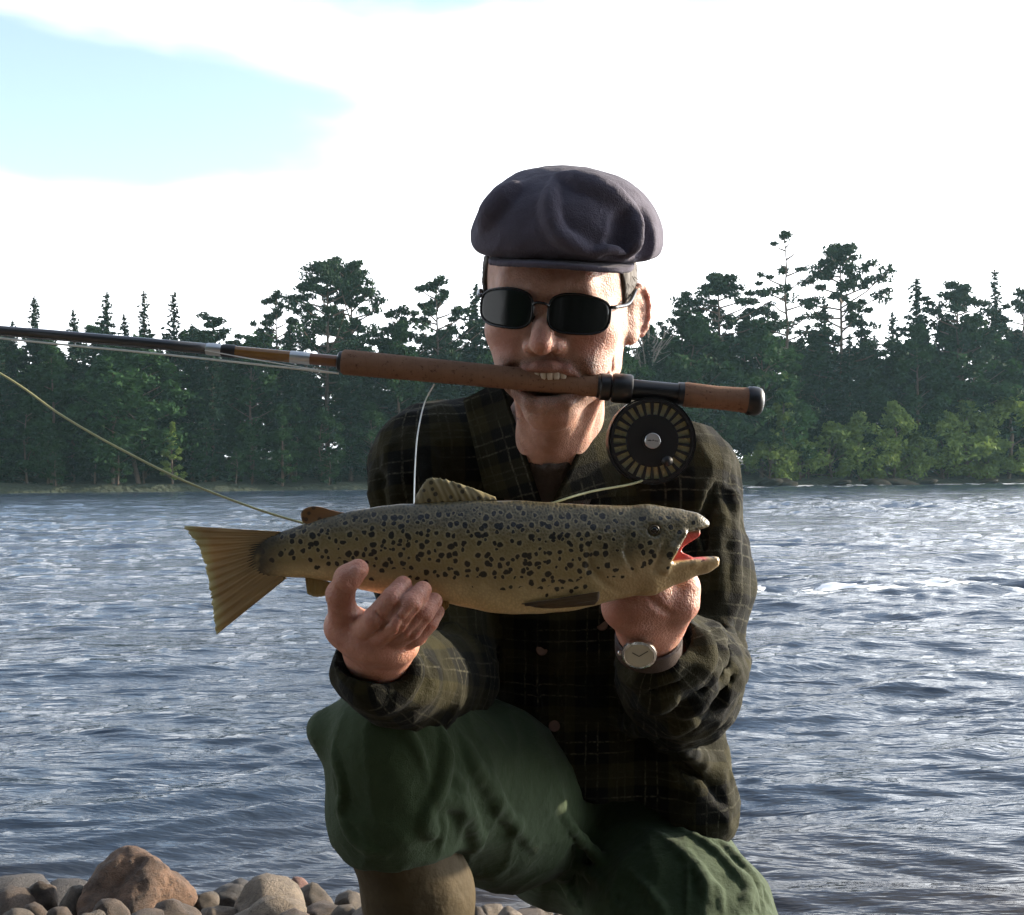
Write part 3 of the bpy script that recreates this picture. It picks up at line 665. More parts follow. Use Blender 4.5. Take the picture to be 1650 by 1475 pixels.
# ---- body (head, neck, arms, hands): one continuous surface
NAILS = []
def build_body():
    S = Shape()
    # skull and face
    S.ell(HL(0, 0.005, 0.035), (0.079, 0.096, 0.090), RH, 0.02)
    S.ell(HL(0, -0.032, -0.018), (0.065, 0.062, 0.082), RH, 0.02)
    for s in (-1, 1):
        S.ell(HL(s * 0.045, -0.060, -0.022), (0.024, 0.024, 0.020), RH, 0.022)            # cheekbone
        S.cone(HL(s * 0.056, 0.000, -0.030), HL(s * 0.044, -0.008, -0.066), 0.015, 0.013, 0.03)   # jaw angle
        S.cone(HL(s * 0.043, -0.010, -0.068), HL(s * 0.012, -0.072, -0.105), 0.015, 0.015, 0.025)
        S.cone(HL(s * 0.036, -0.078, 0.024), HL(s * 0.010, -0.088, 0.020), 0.013, 0.011, 0.016)   # brow
        S.ell(HL(s * 0.041, -0.042, -0.056), (0.017, 0.030, 0.030), RH, 0.025)
        S.ell(HL(s * 0.033, -0.072, -0.062), (0.018, 0.020, 0.024), RH, 0.022)            # cheek pad, lifted by the grin
    S.ell(HL(0, -0.081, -0.108), (0.020, 0.016, 0.016), RH, 0.018)                         # chin
    S.ell(HL(0, -0.070, -0.075), (0.032, 0.026, 0.036), RH, 0.02)                          # muzzle
    for s in (-1, 1):
        S.ell(HL(s * 0.031, -0.099, -0.001), (0.017, 0.013, 0.013), RH, 0.014, 's')        # eye socket
        S.ell(HL(s * 0.031, -0.078, -0.001), (0.013, 0.013, 0.012), RH, 0.006)             # closed lid
    # nose
    S.cone(HL(0, -0.090, 0.012), HL(0, -0.108, -0.026), 0.0085, 0.0090, 0.012)
    S.cone(HL(0, -0.107, -0.018), HL(0, -0.1150, -0.0315), 0.0088, 0.0115, 0.010)
    for s in (-1, 1):
        S.ell(HL(s * 0.0145, -0.100, -0.0355), (0.0082, 0.011, 0.0085), RH, 0.007)
        S.cone(HL(s * 0.0072, -0.107, -0.047), HL(s * 0.0065, -0.102, -0.039), 0.0032, 0.0022, 0.003, 's')
    # open grin round the cork
    S.cone(RP(826), RP(912), 0.0140, 0.0140, 0.006, 's')
    S.ell(HL(0, -0.094, -0.075), (0.029, 0.020, 0.0150), RH, 0.006, 's')
    up = [HL(-0.033, -0.080, -0.070), HL(-0.021, -0.0945, -0.0600), HL(-0.007, -0.1010, -0.0560), HL(0, -0.1010, -0.0565), HL(0.007, -0.1010, -0.0560), HL(0.021, -0.0945, -0.0600), HL(0.033, -0.080, -0.070)]
    S.chain(up, [0.0035, 0.0038, 0.0040, 0.0038, 0.0040, 0.0038, 0.0035], 0.007)
    lo_ = [HL(-0.033, -0.080, -0.082), HL(-0.018, -0.092, -0.0935), HL(0, -0.097, -0.0955), HL(0.018, -0.092, -0.0935), HL(0.033, -0.080, -0.082)]
    S.chain(lo_, [0.004, 0.0062, 0.0070, 0.0062, 0.004], 0.006)
    for s in (-1, 1):                                    # smile creases
        S.chain([HL(s * 0.019, -0.1035, -0.044), HL(s * 0.033, -0.0965, -0.056), HL(s * 0.043, -0.084, -0.074), HL(s * 0.044, -0.074, -0.092)], [0.0014, 0.0018, 0.0018, 0.0010], 0.008, 's')
        S.chain([HL(s * 0.053, -0.068, -0.050), HL(s * 0.055, -0.058, -0.072), HL(s * 0.051, -0.052, -0.090)], [0.0008, 0.0012, 0.0008], 0.006, 's')
        S.chain([HL(s * 0.060, -0.052, -0.048), HL(s * 0.0605, -0.044, -0.068)], [0.0008, 0.0010], 0.006, 's')
    # ears
    for s in (-1, 1):
        RE = RH @ rot('Z', -s * (34 if s > 0 else 12)) @ rot('X', -8)
        c = HL(0.0825 if s > 0 else -0.0785, 0.010, -0.012)
        S.ell(c, (0.0050, 0.0165, 0.027), RE, 0.006)
        rim = [c + RE @ V(s * 0.0035, 0.0165 * math.cos(a), 0.027 * math.sin(a) + 0.001) for a in np.linspace(math.radians(150), math.radians(-62), 9)]
        S.chain(rim, [0.0028] * 9, 0.004)
        S.ell(c + RE @ V(s * 0.0070, -0.002, 0.000), (0.0055, 0.009, 0.0125), RE, 0.004, 's')
        S.ell(c + RE @ V(s * 0.001, -0.007, -0.026), (0.0050, 0.008, 0.009), RE, 0.008)
        S.cone(HL(s * 0.072, 0.006, -0.02), HL(s * 0.074, 0.014, 0.012), 0.010, 0.010, 0.008)
    S.ell(P(872, 712, 1.372), (0.012, 0.012, 0.016), None, 0.02)                            # throat
    # neck, collar bones, core
    nb = P(880, 745, 1.42)
    S.cone(HL(0, 0.030, -0.050), P(895, 720, 1.435), 0.049, 0.054, 0.03)
    S.cone(HL(0, -0.014, -0.090), P(884, 735, 1.412), 0.026, 0.030, 0.022)
    S.cone(HL(0.052, 0.006, -0.07), P(900, 760, 1.395), 0.010, 0.009, 0.014); S.cone(HL(-0.052, 0.006, -0.07), P(866, 760, 1.395), 0.010, 0.009, 0.014)
    S.cone(P(893, 740, 1.46), P(900, 860, 1.48), 0.075, 0.088, 0.05)
    S.cone(P(820, 762, 1.475), P(965, 762, 1.475), 0.035, 0.035, 0.04)
    S.cone(P(900, 860, 1.48), P(930, 1150, 1.56), 0.085, 0.07, 0.03)
    for sh, el, wr in ((SHA, ELA, WRA), (SHB, ELB, WRB)):
        S.cone(P(895, 770, 1.47), sh, 0.05, 0.045, 0.03); S.cone(sh, el, 0.043, 0.034, 0.02); S.cone(el, wr + 0.18 * (el - wr), 0.034, 0.026, 0.02)
    # hand A: back to the camera, fingers closed over the near side of the belly
    S.ell(P(610, 1044, 1.100), (0.028, 0.024, 0.024), None, 0.02); S.cone(WRA + 0.2 * (ELA - WRA), P(612, 1055, 1.11), 0.026, 0.027, 0.02)
    mcp = [P(576, 1024, 1.066), P(600, 1033, 1.058), P(625, 1037, 1.062), P(645, 1036, 1.074)]
    for m, q in zip(mcp, (0.0165, 0.0175, 0.0165, 0.014)): S.cone(P(612, 1050, 1.105), m, 0.022, q, 0.016)
    for a, b in zip(mcp[:-1], mcp[1:]): S.cone(a, b, 0.0150, 0.0145, 0.012)
    S.chain([mcp[0], P(604, 996, 1.014), P(631, 964, 1.008), P(649, 943, 1.020)], [0.0112, 0.0099, 0.0089, 0.0080], 0.002)
    S.chain([mcp[1], P(637, 1003, 1.010), P(663, 972, 1.006), P(681, 951, 1.019)], [0.0112, 0.0098, 0.0088, 0.0079], 0.002)
    S.chain([mcp[2], P(662, 1014, 1.022), P(684, 988, 1.018), P(699, 969, 1.030)], [0.0108, 0.0093, 0.0084, 0.0076], 0.002)
    S.chain([mcp[3], P(672, 1026, 1.046), P(692, 1004, 1.042), P(704, 986, 1.050)], [0.0096, 0.0082, 0.0075, 0.0068], 0.002)
    S.chain([P(596, 1050, 1.10), P(557, 1010, 1.066), P(548, 958, 1.032), P(560, 932, 1.020), P(577, 918, 1.018)], [0.020, 0.0155, 0.0112, 0.0105, 0.0092], 0.007)
    S.cone(P(556, 1010, 1.07), P(584, 1016, 1.06), 0.015, 0.015, 0.014)
    for q in ([(640, 978), (624, 1000), (606, 1020)], [(668, 985), (650, 1008), (634, 1026)], [(684, 1002), (668, 1020), (652, 1034)]): S.chain([P(x, y, (S.hit(x, y, 0.95) or 1.03) + 0.0005) for x, y in q], [0.0024, 0.0022, 0.0008], 0.003, 's')     # gaps between the fingers
    for (x, y, d), r_, an in (((649, 943, 1.020), 0.0080, 40), ((681, 951, 1.019), 0.0079, 40), ((699, 969, 1.030), 0.0076, 38), ((577, 918, 1.018), 0.0092, 52)):      # nails
        c = P(x, y, d) + V(-math.sin(math.radians(an)) * 0.002, -(r_ - 0.0006), -math.cos(math.radians(an)) * 0.002); S.ell(c, (0.0046 * r_ / 0.0086, 0.0016, 0.0056 * r_ / 0.0086), rot('Y', an), 0.0006); NAILS.append((c, 0.0048 * r_ / 0.0086))
    # hand B: cupped under the gills, thumb along the far side of the jaw
    S.cone(WRB + 0.2 * (ELB - WRB), P(1046, 1020, 1.138), 0.025, 0.024, 0.02)
    mcb = [P(1076, 958, 1.094), P(1050, 960, 1.084), P(1026, 968, 1.086), P(1006, 978, 1.094)]
    for m, q in zip(mcb, (0.020, 0.022, 0.021, 0.018)): S.cone(P(1046, 1008, 1.130), m, 0.0235, q, 0.016)
    for a, b in zip(mcb[:-1], mcb[1:]): S.cone(a, b, 0.0195, 0.0185, 0.012)
    for m, (x, y) in zip(mcb, ((1070, 932), (1046, 938), (1022, 946), (1000, 956))):
        S.chain([m, P(x, y + 2, 1.112), P(x - 6, y - 12, 1.128), P(x - 8, y - 32, 1.122)], [0.014, 0.0115, 0.0105, 0.0095], 0.004)
    S.chain([P(1072, 1000, 1.122), P(1092, 968, 1.088), P(1100, 946, 1.088), P(1104, 926, 1.104)], [0.021, 0.0195, 0.0150, 0.0105], 0.006)
    cr = [(1044, 958), (1056, 972), (1070, 984), (1082, 990)]; S.chain([P(x, y, S.hit(x, y, 1.0) or 1.08) for x, y in cr], [0.0012, 0.0024, 0.0022, 0.001], 0.004, 's')
    for q in ([(604, 985), (622, 1003)], [(640, 990), (655, 1006)], [(545, 950), (556, 958)], [(563, 938), (568, 945)]): S.chain([P(x, y, S.hit(x, y, 0.95) or 1.05) for x, y in q], [0.0008, 0.0008], 0.003, 's')      # knuckle creases
    v, f = surf(S, np.array([-0.26, 0.96, 0.44]), np.array([0.30, 1.66, 1.08]), 0.0021)
    me = mesh('body', v, f)
    q = (v - H0) @ RH
    front = sstep(-q[:, 1], 0.045, 0.075)
    lipd = np.full(len(v), 1.0)
    for pts in (up, lo_):
        for a, b in zip(pts[:-1], pts[1:]):
            ba = b - a; t_ = np.clip((v - a) @ ba / (ba @ ba), 0, 1); lipd = np.minimum(lipd, np.linalg.norm(v - a - t_[:, None] * ba, axis=1))
    attr(me, 'lip', sstep(lipd, 0.0085, 0.0055))
    beard = front * sstep(q[:, 2], -0.040, -0.055) * sstep(np.abs(q[:, 0]), 0.062, 0.045) + 0.7 * sstep(q[:, 2], -0.085, -0.10) * sstep(q[:, 1], 0.02, -0.02)
    attr(me, 'beard', np.clip(beard, 0, 1) * sstep(v[:, 2], 0.83, 0.86))
    red = np.exp(-((np.abs(q[:, 0]) - 0.045) / 0.02) ** 2 - ((q[:, 2] + 0.035) / 0.025) ** 2) * front + np.exp(-(np.linalg.norm(q - V(0, -0.119, -0.032), axis=1) / 0.016) ** 2) + sstep(np.abs(q[:, 0]), 0.077, 0.084) * sstep(v[:, 2], 0.9, 0.95) * 0.7
    hands = sstep(v[:, 2], 0.74, 0.72)  # hands redder, partly a backlit glow of the flesh put into the colour
    attr(me, 'red', np.clip(red + hands * 0.8, 0, 1)); attr(me, 'nail', np.max([sstep(np.linalg.norm((v - c) * V(1, 0.8, 0.9), axis=1), r_ * 1.05, r_ * 0.85) for c, r_ in NAILS], 0))
    return me
def skin():
    t = NT('skin'); o = t.obj()
    c = t.mix(t.step(t.noise(o, 55, 5, 0.65), 0.3, 0.7), (0.31, 0.160, 0.112), (0.44, 0.255, 0.188))
    c = t.mix(t.m('MULTIPLY', t.at('red'), 0.40), c, (0.42, 0.135, 0.085))
    st = t.m('MULTIPLY', t.at('beard'), t.m('ADD', 0.42, t.m('MULTIPLY', t.step(t.noise(o, 900, 1), 0.45, 0.6), 0.50)))
    c = t.mix(st, c, (0.12, 0.070, 0.050)); c = t.mix(t.m('MULTIPLY', t.at('lip'), 0.45), c, (0.26, 0.095, 0.072))
    c = t.mix(t.m('MULTIPLY', t.at('nail'), 0.6), c, (0.46, 0.27, 0.22))
    t.set(col=c, rough=t.m('SUBTRACT', 0.57, t.m('MULTIPLY', t.at('nail'), 0.18)), sss=0.35, sssr=(1.0, 0.32, 0.16), ssss=0.012, spec=0.42)
    t.bump(t.m('ADD', t.m('ADD', t.noise(o, 520, 2), t.m('MULTIPLY', t.noise(o, 130, 4), 1.0)), t.m('MULTIPLY', t.at('beard'), t.noise(o, 1100, 1))), 0.45, 0.0025)
    return t.mat

# ---- clothes
def uv_bone(p, a, b):
    ax = (b - a) / np.linalg.norm(b - a); u = np.cross(ax, [0.3, 1, 0]); u /= np.linalg.norm(u); w = np.cross(ax, u)
    q = p - a; return q @ ax, np.arctan2(q @ u, q @ w) * 0.062
CUFA, CUFB = P(607, 1076, 1.118), P(1066, 1058, 1.178)
def shirt_base():
    S = Shape()
    S.ell(P(900, 865, 1.505), (0.168, 0.112, 0.185), None, 0.05)
    S.ell(P(930, 1090, 1.56), (0.160, 0.118, 0.19), None, 0.06)
    S.ell(P(975, 1270, 1.60), (0.172, 0.130, 0.13), None, 0.05)
    S.cone(P(1075, 1140, 1.54), P(1118, 1300, 1.50), 0.060, 0.056, 0.04)
    S.cone(P(880, 690, 1.475), SHA, 0.058, 0.060, 0.05); S.cone(P(905, 690, 1.475), SHB, 0.058, 0.060, 0.05)
    S.cone(P(893, 700, 1.47), P(897, 790, 1.48), 0.072, 0.085, 0.04)
    S.chain([SHA, (SHA + ELA) / 2 + V(-.004, 0, 0), ELA], [0.070, 0.064, 0.060], 0.03)
    S.chain([SHB, (SHB + ELB) / 2 + V(.014, 0, 0), ELB], [0.070, 0.068, 0.066], 0.03)
    S.chain([ELA, ELA * 0.45 + CUFA * 0.55 + V(0, 0, -0.012), CUFA], [0.060, 0.055, 0.041], 0.02)
    S.chain([ELB, ELB * 0.45 + CUFB * 0.55 + V(0.008, 0, -0.004), CUFB], [0.066, 0.062, 0.045], 0.02)
    return S
def build_shirt():
    S = shirt_base()
    def fold(pts, r, sink=0.004, k=0.012, op='u'):
        w = []
        for x, y in pts:
            t_ = base.hit(x, y, 0.95)
            if t_ is None: return
            w.append(P(x, y, t_ + sink))
        w = spline(w, max(4, len(w) * 3)); n = len(w); rr = r * np.clip(np.sin(np.linspace(0.12, math.pi - 0.12, n)) * 1.3, 0.2, 1)
        S.chain(list(w), list(rr), k, op)
    base = shirt_base()
    # cloth gathered at the elbows and over the forearms
    for pts in [[(1196, 1040), (1185, 1085), (1150, 1135)], [(1175, 1010), (1172, 1070), (1120, 1125), (1095, 1150)], [(1150, 1010), (1152, 1060), (1105, 1110)], [(1120, 1020), (1130, 1060), (1080, 1110)],
                [(1020, 1095), (1060, 1085), (1110, 1060)], [(1010, 1120), (1050, 1128), (1090, 1115)], [(985, 1160), (1030, 1170), (1085, 1165), (1130, 1140)], [(1000, 1190), (1060, 1195), (1120, 1170)],
                [(1140, 770), (1120, 840), (1125, 900)], [(1180, 780), (1172, 860), (1178, 940)], [(1160, 800), (1150, 880), (1158, 960)], [(1060, 1240), (1110, 1270), (1170, 1320)], [(1090, 1200), (1135, 1230), (1170, 1270)],
                [(560, 1060), (580, 1095), (640, 1110)], [(555, 1100), (600, 1125), (670, 1120)], [(650, 1060), (660, 1090), (630, 1120)], [(690, 1060), (690, 1100), (650, 1130)], [(620, 700), (640, 760), (640, 830)], [(650, 690), (690, 740), (700, 800)], [(605, 760), (615, 790), (612, 830)]]:
        fold(pts, 0.0085, 0.004, 0.010)
    for pts in [[(1185, 1030), (1178, 1078), (1135, 1130)], [(1160, 1010), (1162, 1065), (1112, 1118)], [(1010, 1108), (1055, 1106), (1100, 1088)], [(1150, 780), (1135, 850), (1140, 920)], [(1075, 1225), (1125, 1250), (1172, 1295)], [(575, 1055), (590, 1110), (655, 1115)]]:
        fold(pts, 0.0042, -0.001, 0.008, 's')
    fold([(862, 1000), (862, 1080), (876, 1180), (890, 1260)], 0.0035, -0.001, 0.003); fold([(898, 1000), (898, 1080), (912, 1180), (926, 1260)], 0.0025, -0.001, 0.003)
    # open neck, cuffs, hem
    S.chain([P(890, 640, 1.36), P(888, 725, 1.365), P(884, 810, 1.375)], [0.056, 0.032, 0.010], 0.008, 's')
    S.cone(HL(0, 0.02, -0.03), P(893, 695, 1.44), 0.058, 0.058, 0.008, 's')
    ha, hb = (CUFA - ELA) / np.linalg.norm(CUFA - ELA), (CUFB - ELB) / np.linalg.norm(CUFB - ELB)
    S.cone(CUFA + ha * 0.012 + V(0, 0, 0.012), CUFA + ha * 0.10 + V(0, 0, 0.05), 0.036, 0.042, 0.004, 's')
    S.cone(CUFB + hb * 0.012 + V(-0.004, 0, 0.012), CUFB + hb * 0.10 + V(-0.01, 0, 0.06), 0.039, 0.046, 0.004, 's')
    hemc = P(1190, 1362, 1.48); S.add(lambda p: -hemc[2] + 0.42 * (p[:, 0] - hemc[0]) - 0.2 * (p[:, 1] - hemc[1]) - 0.012 * np.sin(p[:, 0] * 42 + 1) + p[:, 2], 0.006, hemc, 1e6, 's')
    def post(p, d):
        n1 = 1 - 2 * np.abs(noise(p + 0.03 * noise(p, 9, 1)[:, None], 13, 5))
        n2 = 1 - 2 * np.abs(noise(p, 30, 6))
        return d - 0.0045 * np.clip(n1, -0.3, 1) - 0.0018 * n2 - 0.0008 * noise(p, 75, 8) + 0.0015
    S.post = post
    v, f = surf(S, np.array([-0.27, 1.02, 0.28]), np.array([0.36, 1.74, 0.92]), 0.0035, extra=0.012)
    me = mesh('shirt', v, f)
    def bd(a, b):
        ba = b - a; t_ = np.clip((v - a) @ ba / (ba @ ba), 0, 1); return np.linalg.norm(v - a - t_[:, None] * ba, axis=1)
    regs = [bd(SHA + 0.12 * (ELA - SHA), ELA), bd(SHB + 0.12 * (ELB - SHB), ELB), bd(ELA, CUFA), bd(ELB, CUFB), np.maximum(0, np.minimum(bd(CHEST, BELLY), bd(BELLY, PELV)) - 0.055)]
    k = np.argmin(np.stack(regs), 0); u, w = v[:, 0] + 0.25 * v[:, 2] * 0, v[:, 2] - 0.15 * v[:, 1]
    for i, (a, b) in enumerate(((SHA, ELA), (SHB, ELB), (ELA, CUFA), (ELB, CUFB))):
        m = k == i; uu, ww = uv_bone(v[m], a, b); u[m] = uu; w[m] = ww
    attr(me, 'pu', u); attr(me, 'pv', w)
    return me, S
def plaid():
    t = NT('plaid flannel'); o = t.obj(); wob = t.m('MULTIPLY', t.m('SUBTRACT', t.noise(o, 40, 2), 0.5), 0.004)
    def stripes(c, per, off):
        s = t.m('FRACT', t.m('ADD', t.m('DIVIDE', t.m('ADD', c, wob), per), off))
        tri = t.m('ABSOLUTE', t.m('SUBTRACT', s, 0.5))
        band = t.step(tri, 0.27, 0.30); ln = t.m('MAXIMUM', t.step(t.m('ABSOLUTE', t.m('SUBTRACT', tri, 0.10)), 0.022, 0.006), t.m('MULTIPLY', t.step(t.m('ABSOLUTE', t.m('SUBTRACT', tri, 0.44)), 0.020, 0.010), 0.35))
        return band, ln
    b1, l1 = stripes(t.at('pu'), 0.074, 0.2); b2, l2 = stripes(t.at('pv'), 0.074, 0.45)
    fuzz = t.noise(o, 260, 3, 0.7)
    c = t.mix(t.m('MULTIPLY', t.m('ADD', b1, b2), 0.5), (0.0028, 0.0034, 0.0026), (0.026, 0.023, 0.008))
    c = t.mix(t.m('MULTIPLY', t.m('MAXIMUM', l1, l2), t.m('MULTIPLY', t.step(fuzz, 0.32, 0.66), t.step(t.noise(o, 16, 4), 0.32, 0.58))), c, (0.078, 0.075, 0.052))
    c = t.mix(t.m('MULTIPLY', fuzz, 0.4), c, (0.006, 0.006, 0.0045))
    t.set(col=c, rough=0.95, spec=0.12, sheen=0.02, sheenr=0.5); t.bump(t.m('ADD', fuzz, t.noise(o, 700, 2)), 0.5, 0.0025)
    return t.mat
KNA, HIPA, KNB, HIPB = P(628, 1212, 1.235), P(885, 1300, 1.60), P(1178, 1740, 1.26), P(1020, 1345, 1.62)
ANKA = P(700, 1800, 1.36); ANKA[2] = 0.10
def trouser_base():
    S = Shape()
    S.ell(P(960, 1330, 1.65), (0.165, 0.13, 0.12), None, 0.05)
    S.chain([HIPA, (HIPA + KNA) / 2 + V(0, 0, 0.006), KNA], [0.100, 0.086, 0.063], 0.03)
    sh = Shape(); sh.chain([KNA + V(0, 0, 0.010), P(630, 1295, 1.248), P(652, 1385, 1.275)], [0.062, 0.063, 0.055], 0.03); cut = P(640, 1392, 1.215)
    S.add(lambda p: np.maximum(sh(p), cut[2] + 1.6 * (p[:, 0] - cut[0]) ** 2 + 0.10 * (p[:, 1] - cut[1]) - p[:, 2]), 0.02, P(632, 1300, 1.25), 0.2)
    S.chain([HIPB, (HIPB + KNB) / 2 + V(0.005, 0, 0.010), KNB], [0.108, 0.112, 0.090], 0.03)
    S.cone(KNB, KNB + V(0.02, 0.40, -0.015), 0.080, 0.058, 0.03)
    S.cone(P(700, 1270, 1.30), P(820, 1330, 1.45), 0.055, 0.075, 0.05)
    return S
def build_trousers():
    S = trouser_base(); base = trouser_base()
    def fold(pts, r, sink=0.004, k=0.012, op='u'):
        w = []
        for x, y in pts:
            t_ = base.hit(x, y, 0.9)
            if t_ is None: return
            w.append(P(x, y, t_ + sink))
        w = spline(w, max(4, len(w) * 3)); n = len(w); rr = r * np.clip(np.sin(np.linspace(0.12, math.pi - 0.12, n)) * 1.3, 0.2, 1)
        S.chain(list(w), list(rr), k, op)
    for pts in [[(735, 1180), (770, 1250), (820, 1330)], [(700, 1150), (715, 1210), (705, 1270), (690, 1320)], [(690, 1300), (715, 1290), (740, 1300), (738, 1345)], [(740, 1290), (760, 1330), (770, 1370)], [(690, 1290), (688, 1330), (700, 1345)], [(760, 1220), (800, 1290), (860, 1370)],
                [(880, 1310), (930, 1380), (985, 1440)], [(905, 1315), (970, 1390), (1030, 1460)], [(890, 1350), (915, 1420), (940, 1470)], [(1080, 1330), (1150, 1370), (1200, 1430), (1220, 1470)], [(1050, 1340), (1120, 1400), (1150, 1470)], [(1190, 1400), (1205, 1440), (1190, 1474)], [(1150, 1345), (1200, 1400), (1240, 1460)]]:
        fold(pts, 0.0078, 0.002, 0.005)
    for pts in [[(700, 1290), (712, 1330), (706, 1372)], [(725, 1240), (750, 1300), (755, 1350)], [(545, 1300), (570, 1350), (620, 1375)], [(540, 1200), (552, 1260), (548, 1320)], [(1110, 1400), (1150, 1430), (1165, 1474)], [(1010, 1400), (1050, 1440), (1075, 1474)], [(1165, 1352), (1212, 1412), (1228, 1474)], [(640, 1160), (670, 1200), (690, 1260)], [(1120, 1352), (1170, 1362), (1200, 1395)]]:
        fold(pts, 0.0050, 0.001, 0.004)
    fold([(1102, 1340), (1108, 1400), (1106, 1474)], 0.0030, -0.0005, 0.003)
    for pts in [[(893, 1312), (950, 1390), (1000, 1455)]]:
        fold(pts, 0.0055, -0.002, 0.010, 's')
    S.ell(P(524, 1176, 1.245), (0.014, 0.02, 0.013), None, 0.03)                            # pocket flap that sticks out
    def postcut(p, d):
        n1 = 1 - 2 * np.abs(noise(p + 0.03 * noise(p, 7, 1)[:, None], 9, 15)); n2 = noise(p, 34, 16)
        n3 = 1 - 2 * np.abs(noise(p * np.array([1.0, 0.8, 0.55]), 21, 18)); return d - 0.0034 * np.clip(n1, -0.4, 1) - 0.0026 * np.clip(n3, 0, 1) ** 2 - 0.0008 * n2 + 0.001
    S.post = postcut
    v, f = surf(S, np.array([-0.30, 1.02, -0.02]), np.array([0.42, 1.82, 0.62]), 0.0038, extra=0.012)
    return mesh('trousers', v, f), S
def cloth(name, a, b, rough=0.85, weave=900):
    t = NT(name); o = t.obj(); n1 = t.noise(o, 9, 4); n2 = t.noise(o, weave, 2, 0.6)
    c = t.mix(n1, a, b); c = t.mix(t.m('MULTIPLY', n2, 0.35), c, tuple(x * 0.5 for x in a))
    t.set(col=c, rough=rough, spec=0.2, sheen=0.06, sheenr=0.5); cr = t.m('ABSOLUTE', t.m('SUBTRACT', t.noise(o, 20, 4, 0.5), 0.5)); t.bump(t.m('ADD', t.m('ADD', n2, t.m('MULTIPLY', t.noise(o, 120, 3), 0.8)), t.m('MULTIPLY', cr, -8.0)), 0.55, 0.0025)
    return t.mat
def build_boot():
    S = Shape(); top = P(646, 1360, 1.270)
    S.chain([top, P(676, 1450, 1.290), P(692, 1600, 1.33), ANKA], [0.0555, 0.0545, 0.050, 0.050], 0.03)
    S.cone(ANKA + V(0, 0.01, -0.035), ANKA + V(-0.02, -0.19, -0.06), 0.048, 0.040, 0.03)
    S.post = lambda p, d: np.maximum(d - 0.002 * noise(p, 14, 3) - 0.0012 * noise(p, 40, 4), -(p[:, 2] - 0.012))
    v, f = surf(S, np.array([-0.26, 1.05, 0.0]), np.array([0.06, 1.48, 0.42]), 0.0036)
    return mesh('boot', v, f)

# ---- flat cap
def build_cap():
    S = Shape()
    RC = RH @ rot('Y', 7) @ rot('X', 6)
    def CL(x, y, z): return H0 + RC @ V(x * 0.945 + 0.006, y, z - 0.001)
    S.ell(CL(0.003, 0.012, 0.076), (0.087, 0.108, 0.058), RC, 0.02)
    S.ell(CL(-0.004, -0.056, 0.076), (0.082, 0.054, 0.044), RC, 0.05)
    S.ell(CL(0.044, 0.000, 0.074), (0.049, 0.080, 0.042), RC, 0.05)
    S.ell(CL(-0.043, -0.016, 0.070), (0.046, 0.076, 0.040), RC, 0.05)
    S.ell(CL(-0.004, -0.014, 0.106), (0.060, 0.074, 0.032), RC, 0.05)
    base = Shape(); base.items = list(S.items)
    def fold(pts, r, sink, k, op='u'):
        w = []
        for x, y in pts:
            t_ = base.hit(x, y, 0.95)
            if t_ is None: return
            w.append(P(x, y, t_ + sink))
        w = spline(w, max(4, len(w) * 3)); n = len(w); rr = r * np.clip(np.sin(np.linspace(0.12, math.pi - 0.12, n)) * 1.3, 0.25, 1)
        S.chain(list(w), list(rr), k, op)
    fold([(898, 278), (888, 310), (885, 345), (900, 378), (935, 402), (975, 418)], 0.008, 0.004, 0.010)
    fold([(1022, 335), (1026, 375), (1014, 412)], 0.009, 0.004, 0.010)
    fold([(1002, 348), (1001, 385), (988, 412)], 0.0055, -0.001, 0.010, 's')
    fold([(950, 414), (980, 402), (1008, 410)], 0.005, 0.002, 0.007)
    fold([(905, 285), (955, 300), (1010, 330)], 0.006, 0.004, 0.018)
    fold([(780, 360), (800, 330), (830, 300)], 0.006, 0.004, 0.018)
    fold([(1040, 345), (1046, 385), (1040, 420)], 0.006, 0.001, 0.014, 's')
    # hollow for the head, level lower rim
    S.plane(H0 + RC @ V(0, -0.05, 0.054), RC @ V(0.05, -0.10, -1.0), 0.014)
    S.ell(HL(0, 0.004, 0.030), (0.080, 0.100, 0.094), RH, 0.004, 's')
    S.post = lambda p, d: d - 0.0016 * noise(p, 12, 33) - 0.0009 * (1 - 2 * np.abs(noise(p, 26, 35))) + 0.0035 - 0.0006 * noise(p, 70, 34)
    v, f = surf(S, H0 + V(-0.15, -0.17, 0.0), H0 + V(0.15, 0.17, 0.19), 0.0024)
    cap = mesh('cap', v, f)
    # stiff brim under the front of the crown
    B = Shape()
    def fn(p):
        q = (p - H0) @ RC
        xx, yy, zz = q[:, 0] - 0.009, q[:, 1], q[:, 2]
        arch = 0.0610 - 1.3 * xx ** 2 + 0.03 * xx + 0.02 * (yy + 0.095)
        out = np.sqrt((xx / 0.074) ** 2 + (np.minimum(yy + 0.070, 0) / 0.054) ** 2) - 1
        return np.maximum(np.maximum(np.abs(zz - arch) - 0.0028, out * 0.055), yy + 0.050)
    B.add(fn, 0.003, H0, 0.2)
    v, f = surf(B, H0 + V(-0.14, -0.18, -0.02), H0 + V(0.13, 0.02, 0.10), 0.002)
    return cap, mesh('brim', v, f)

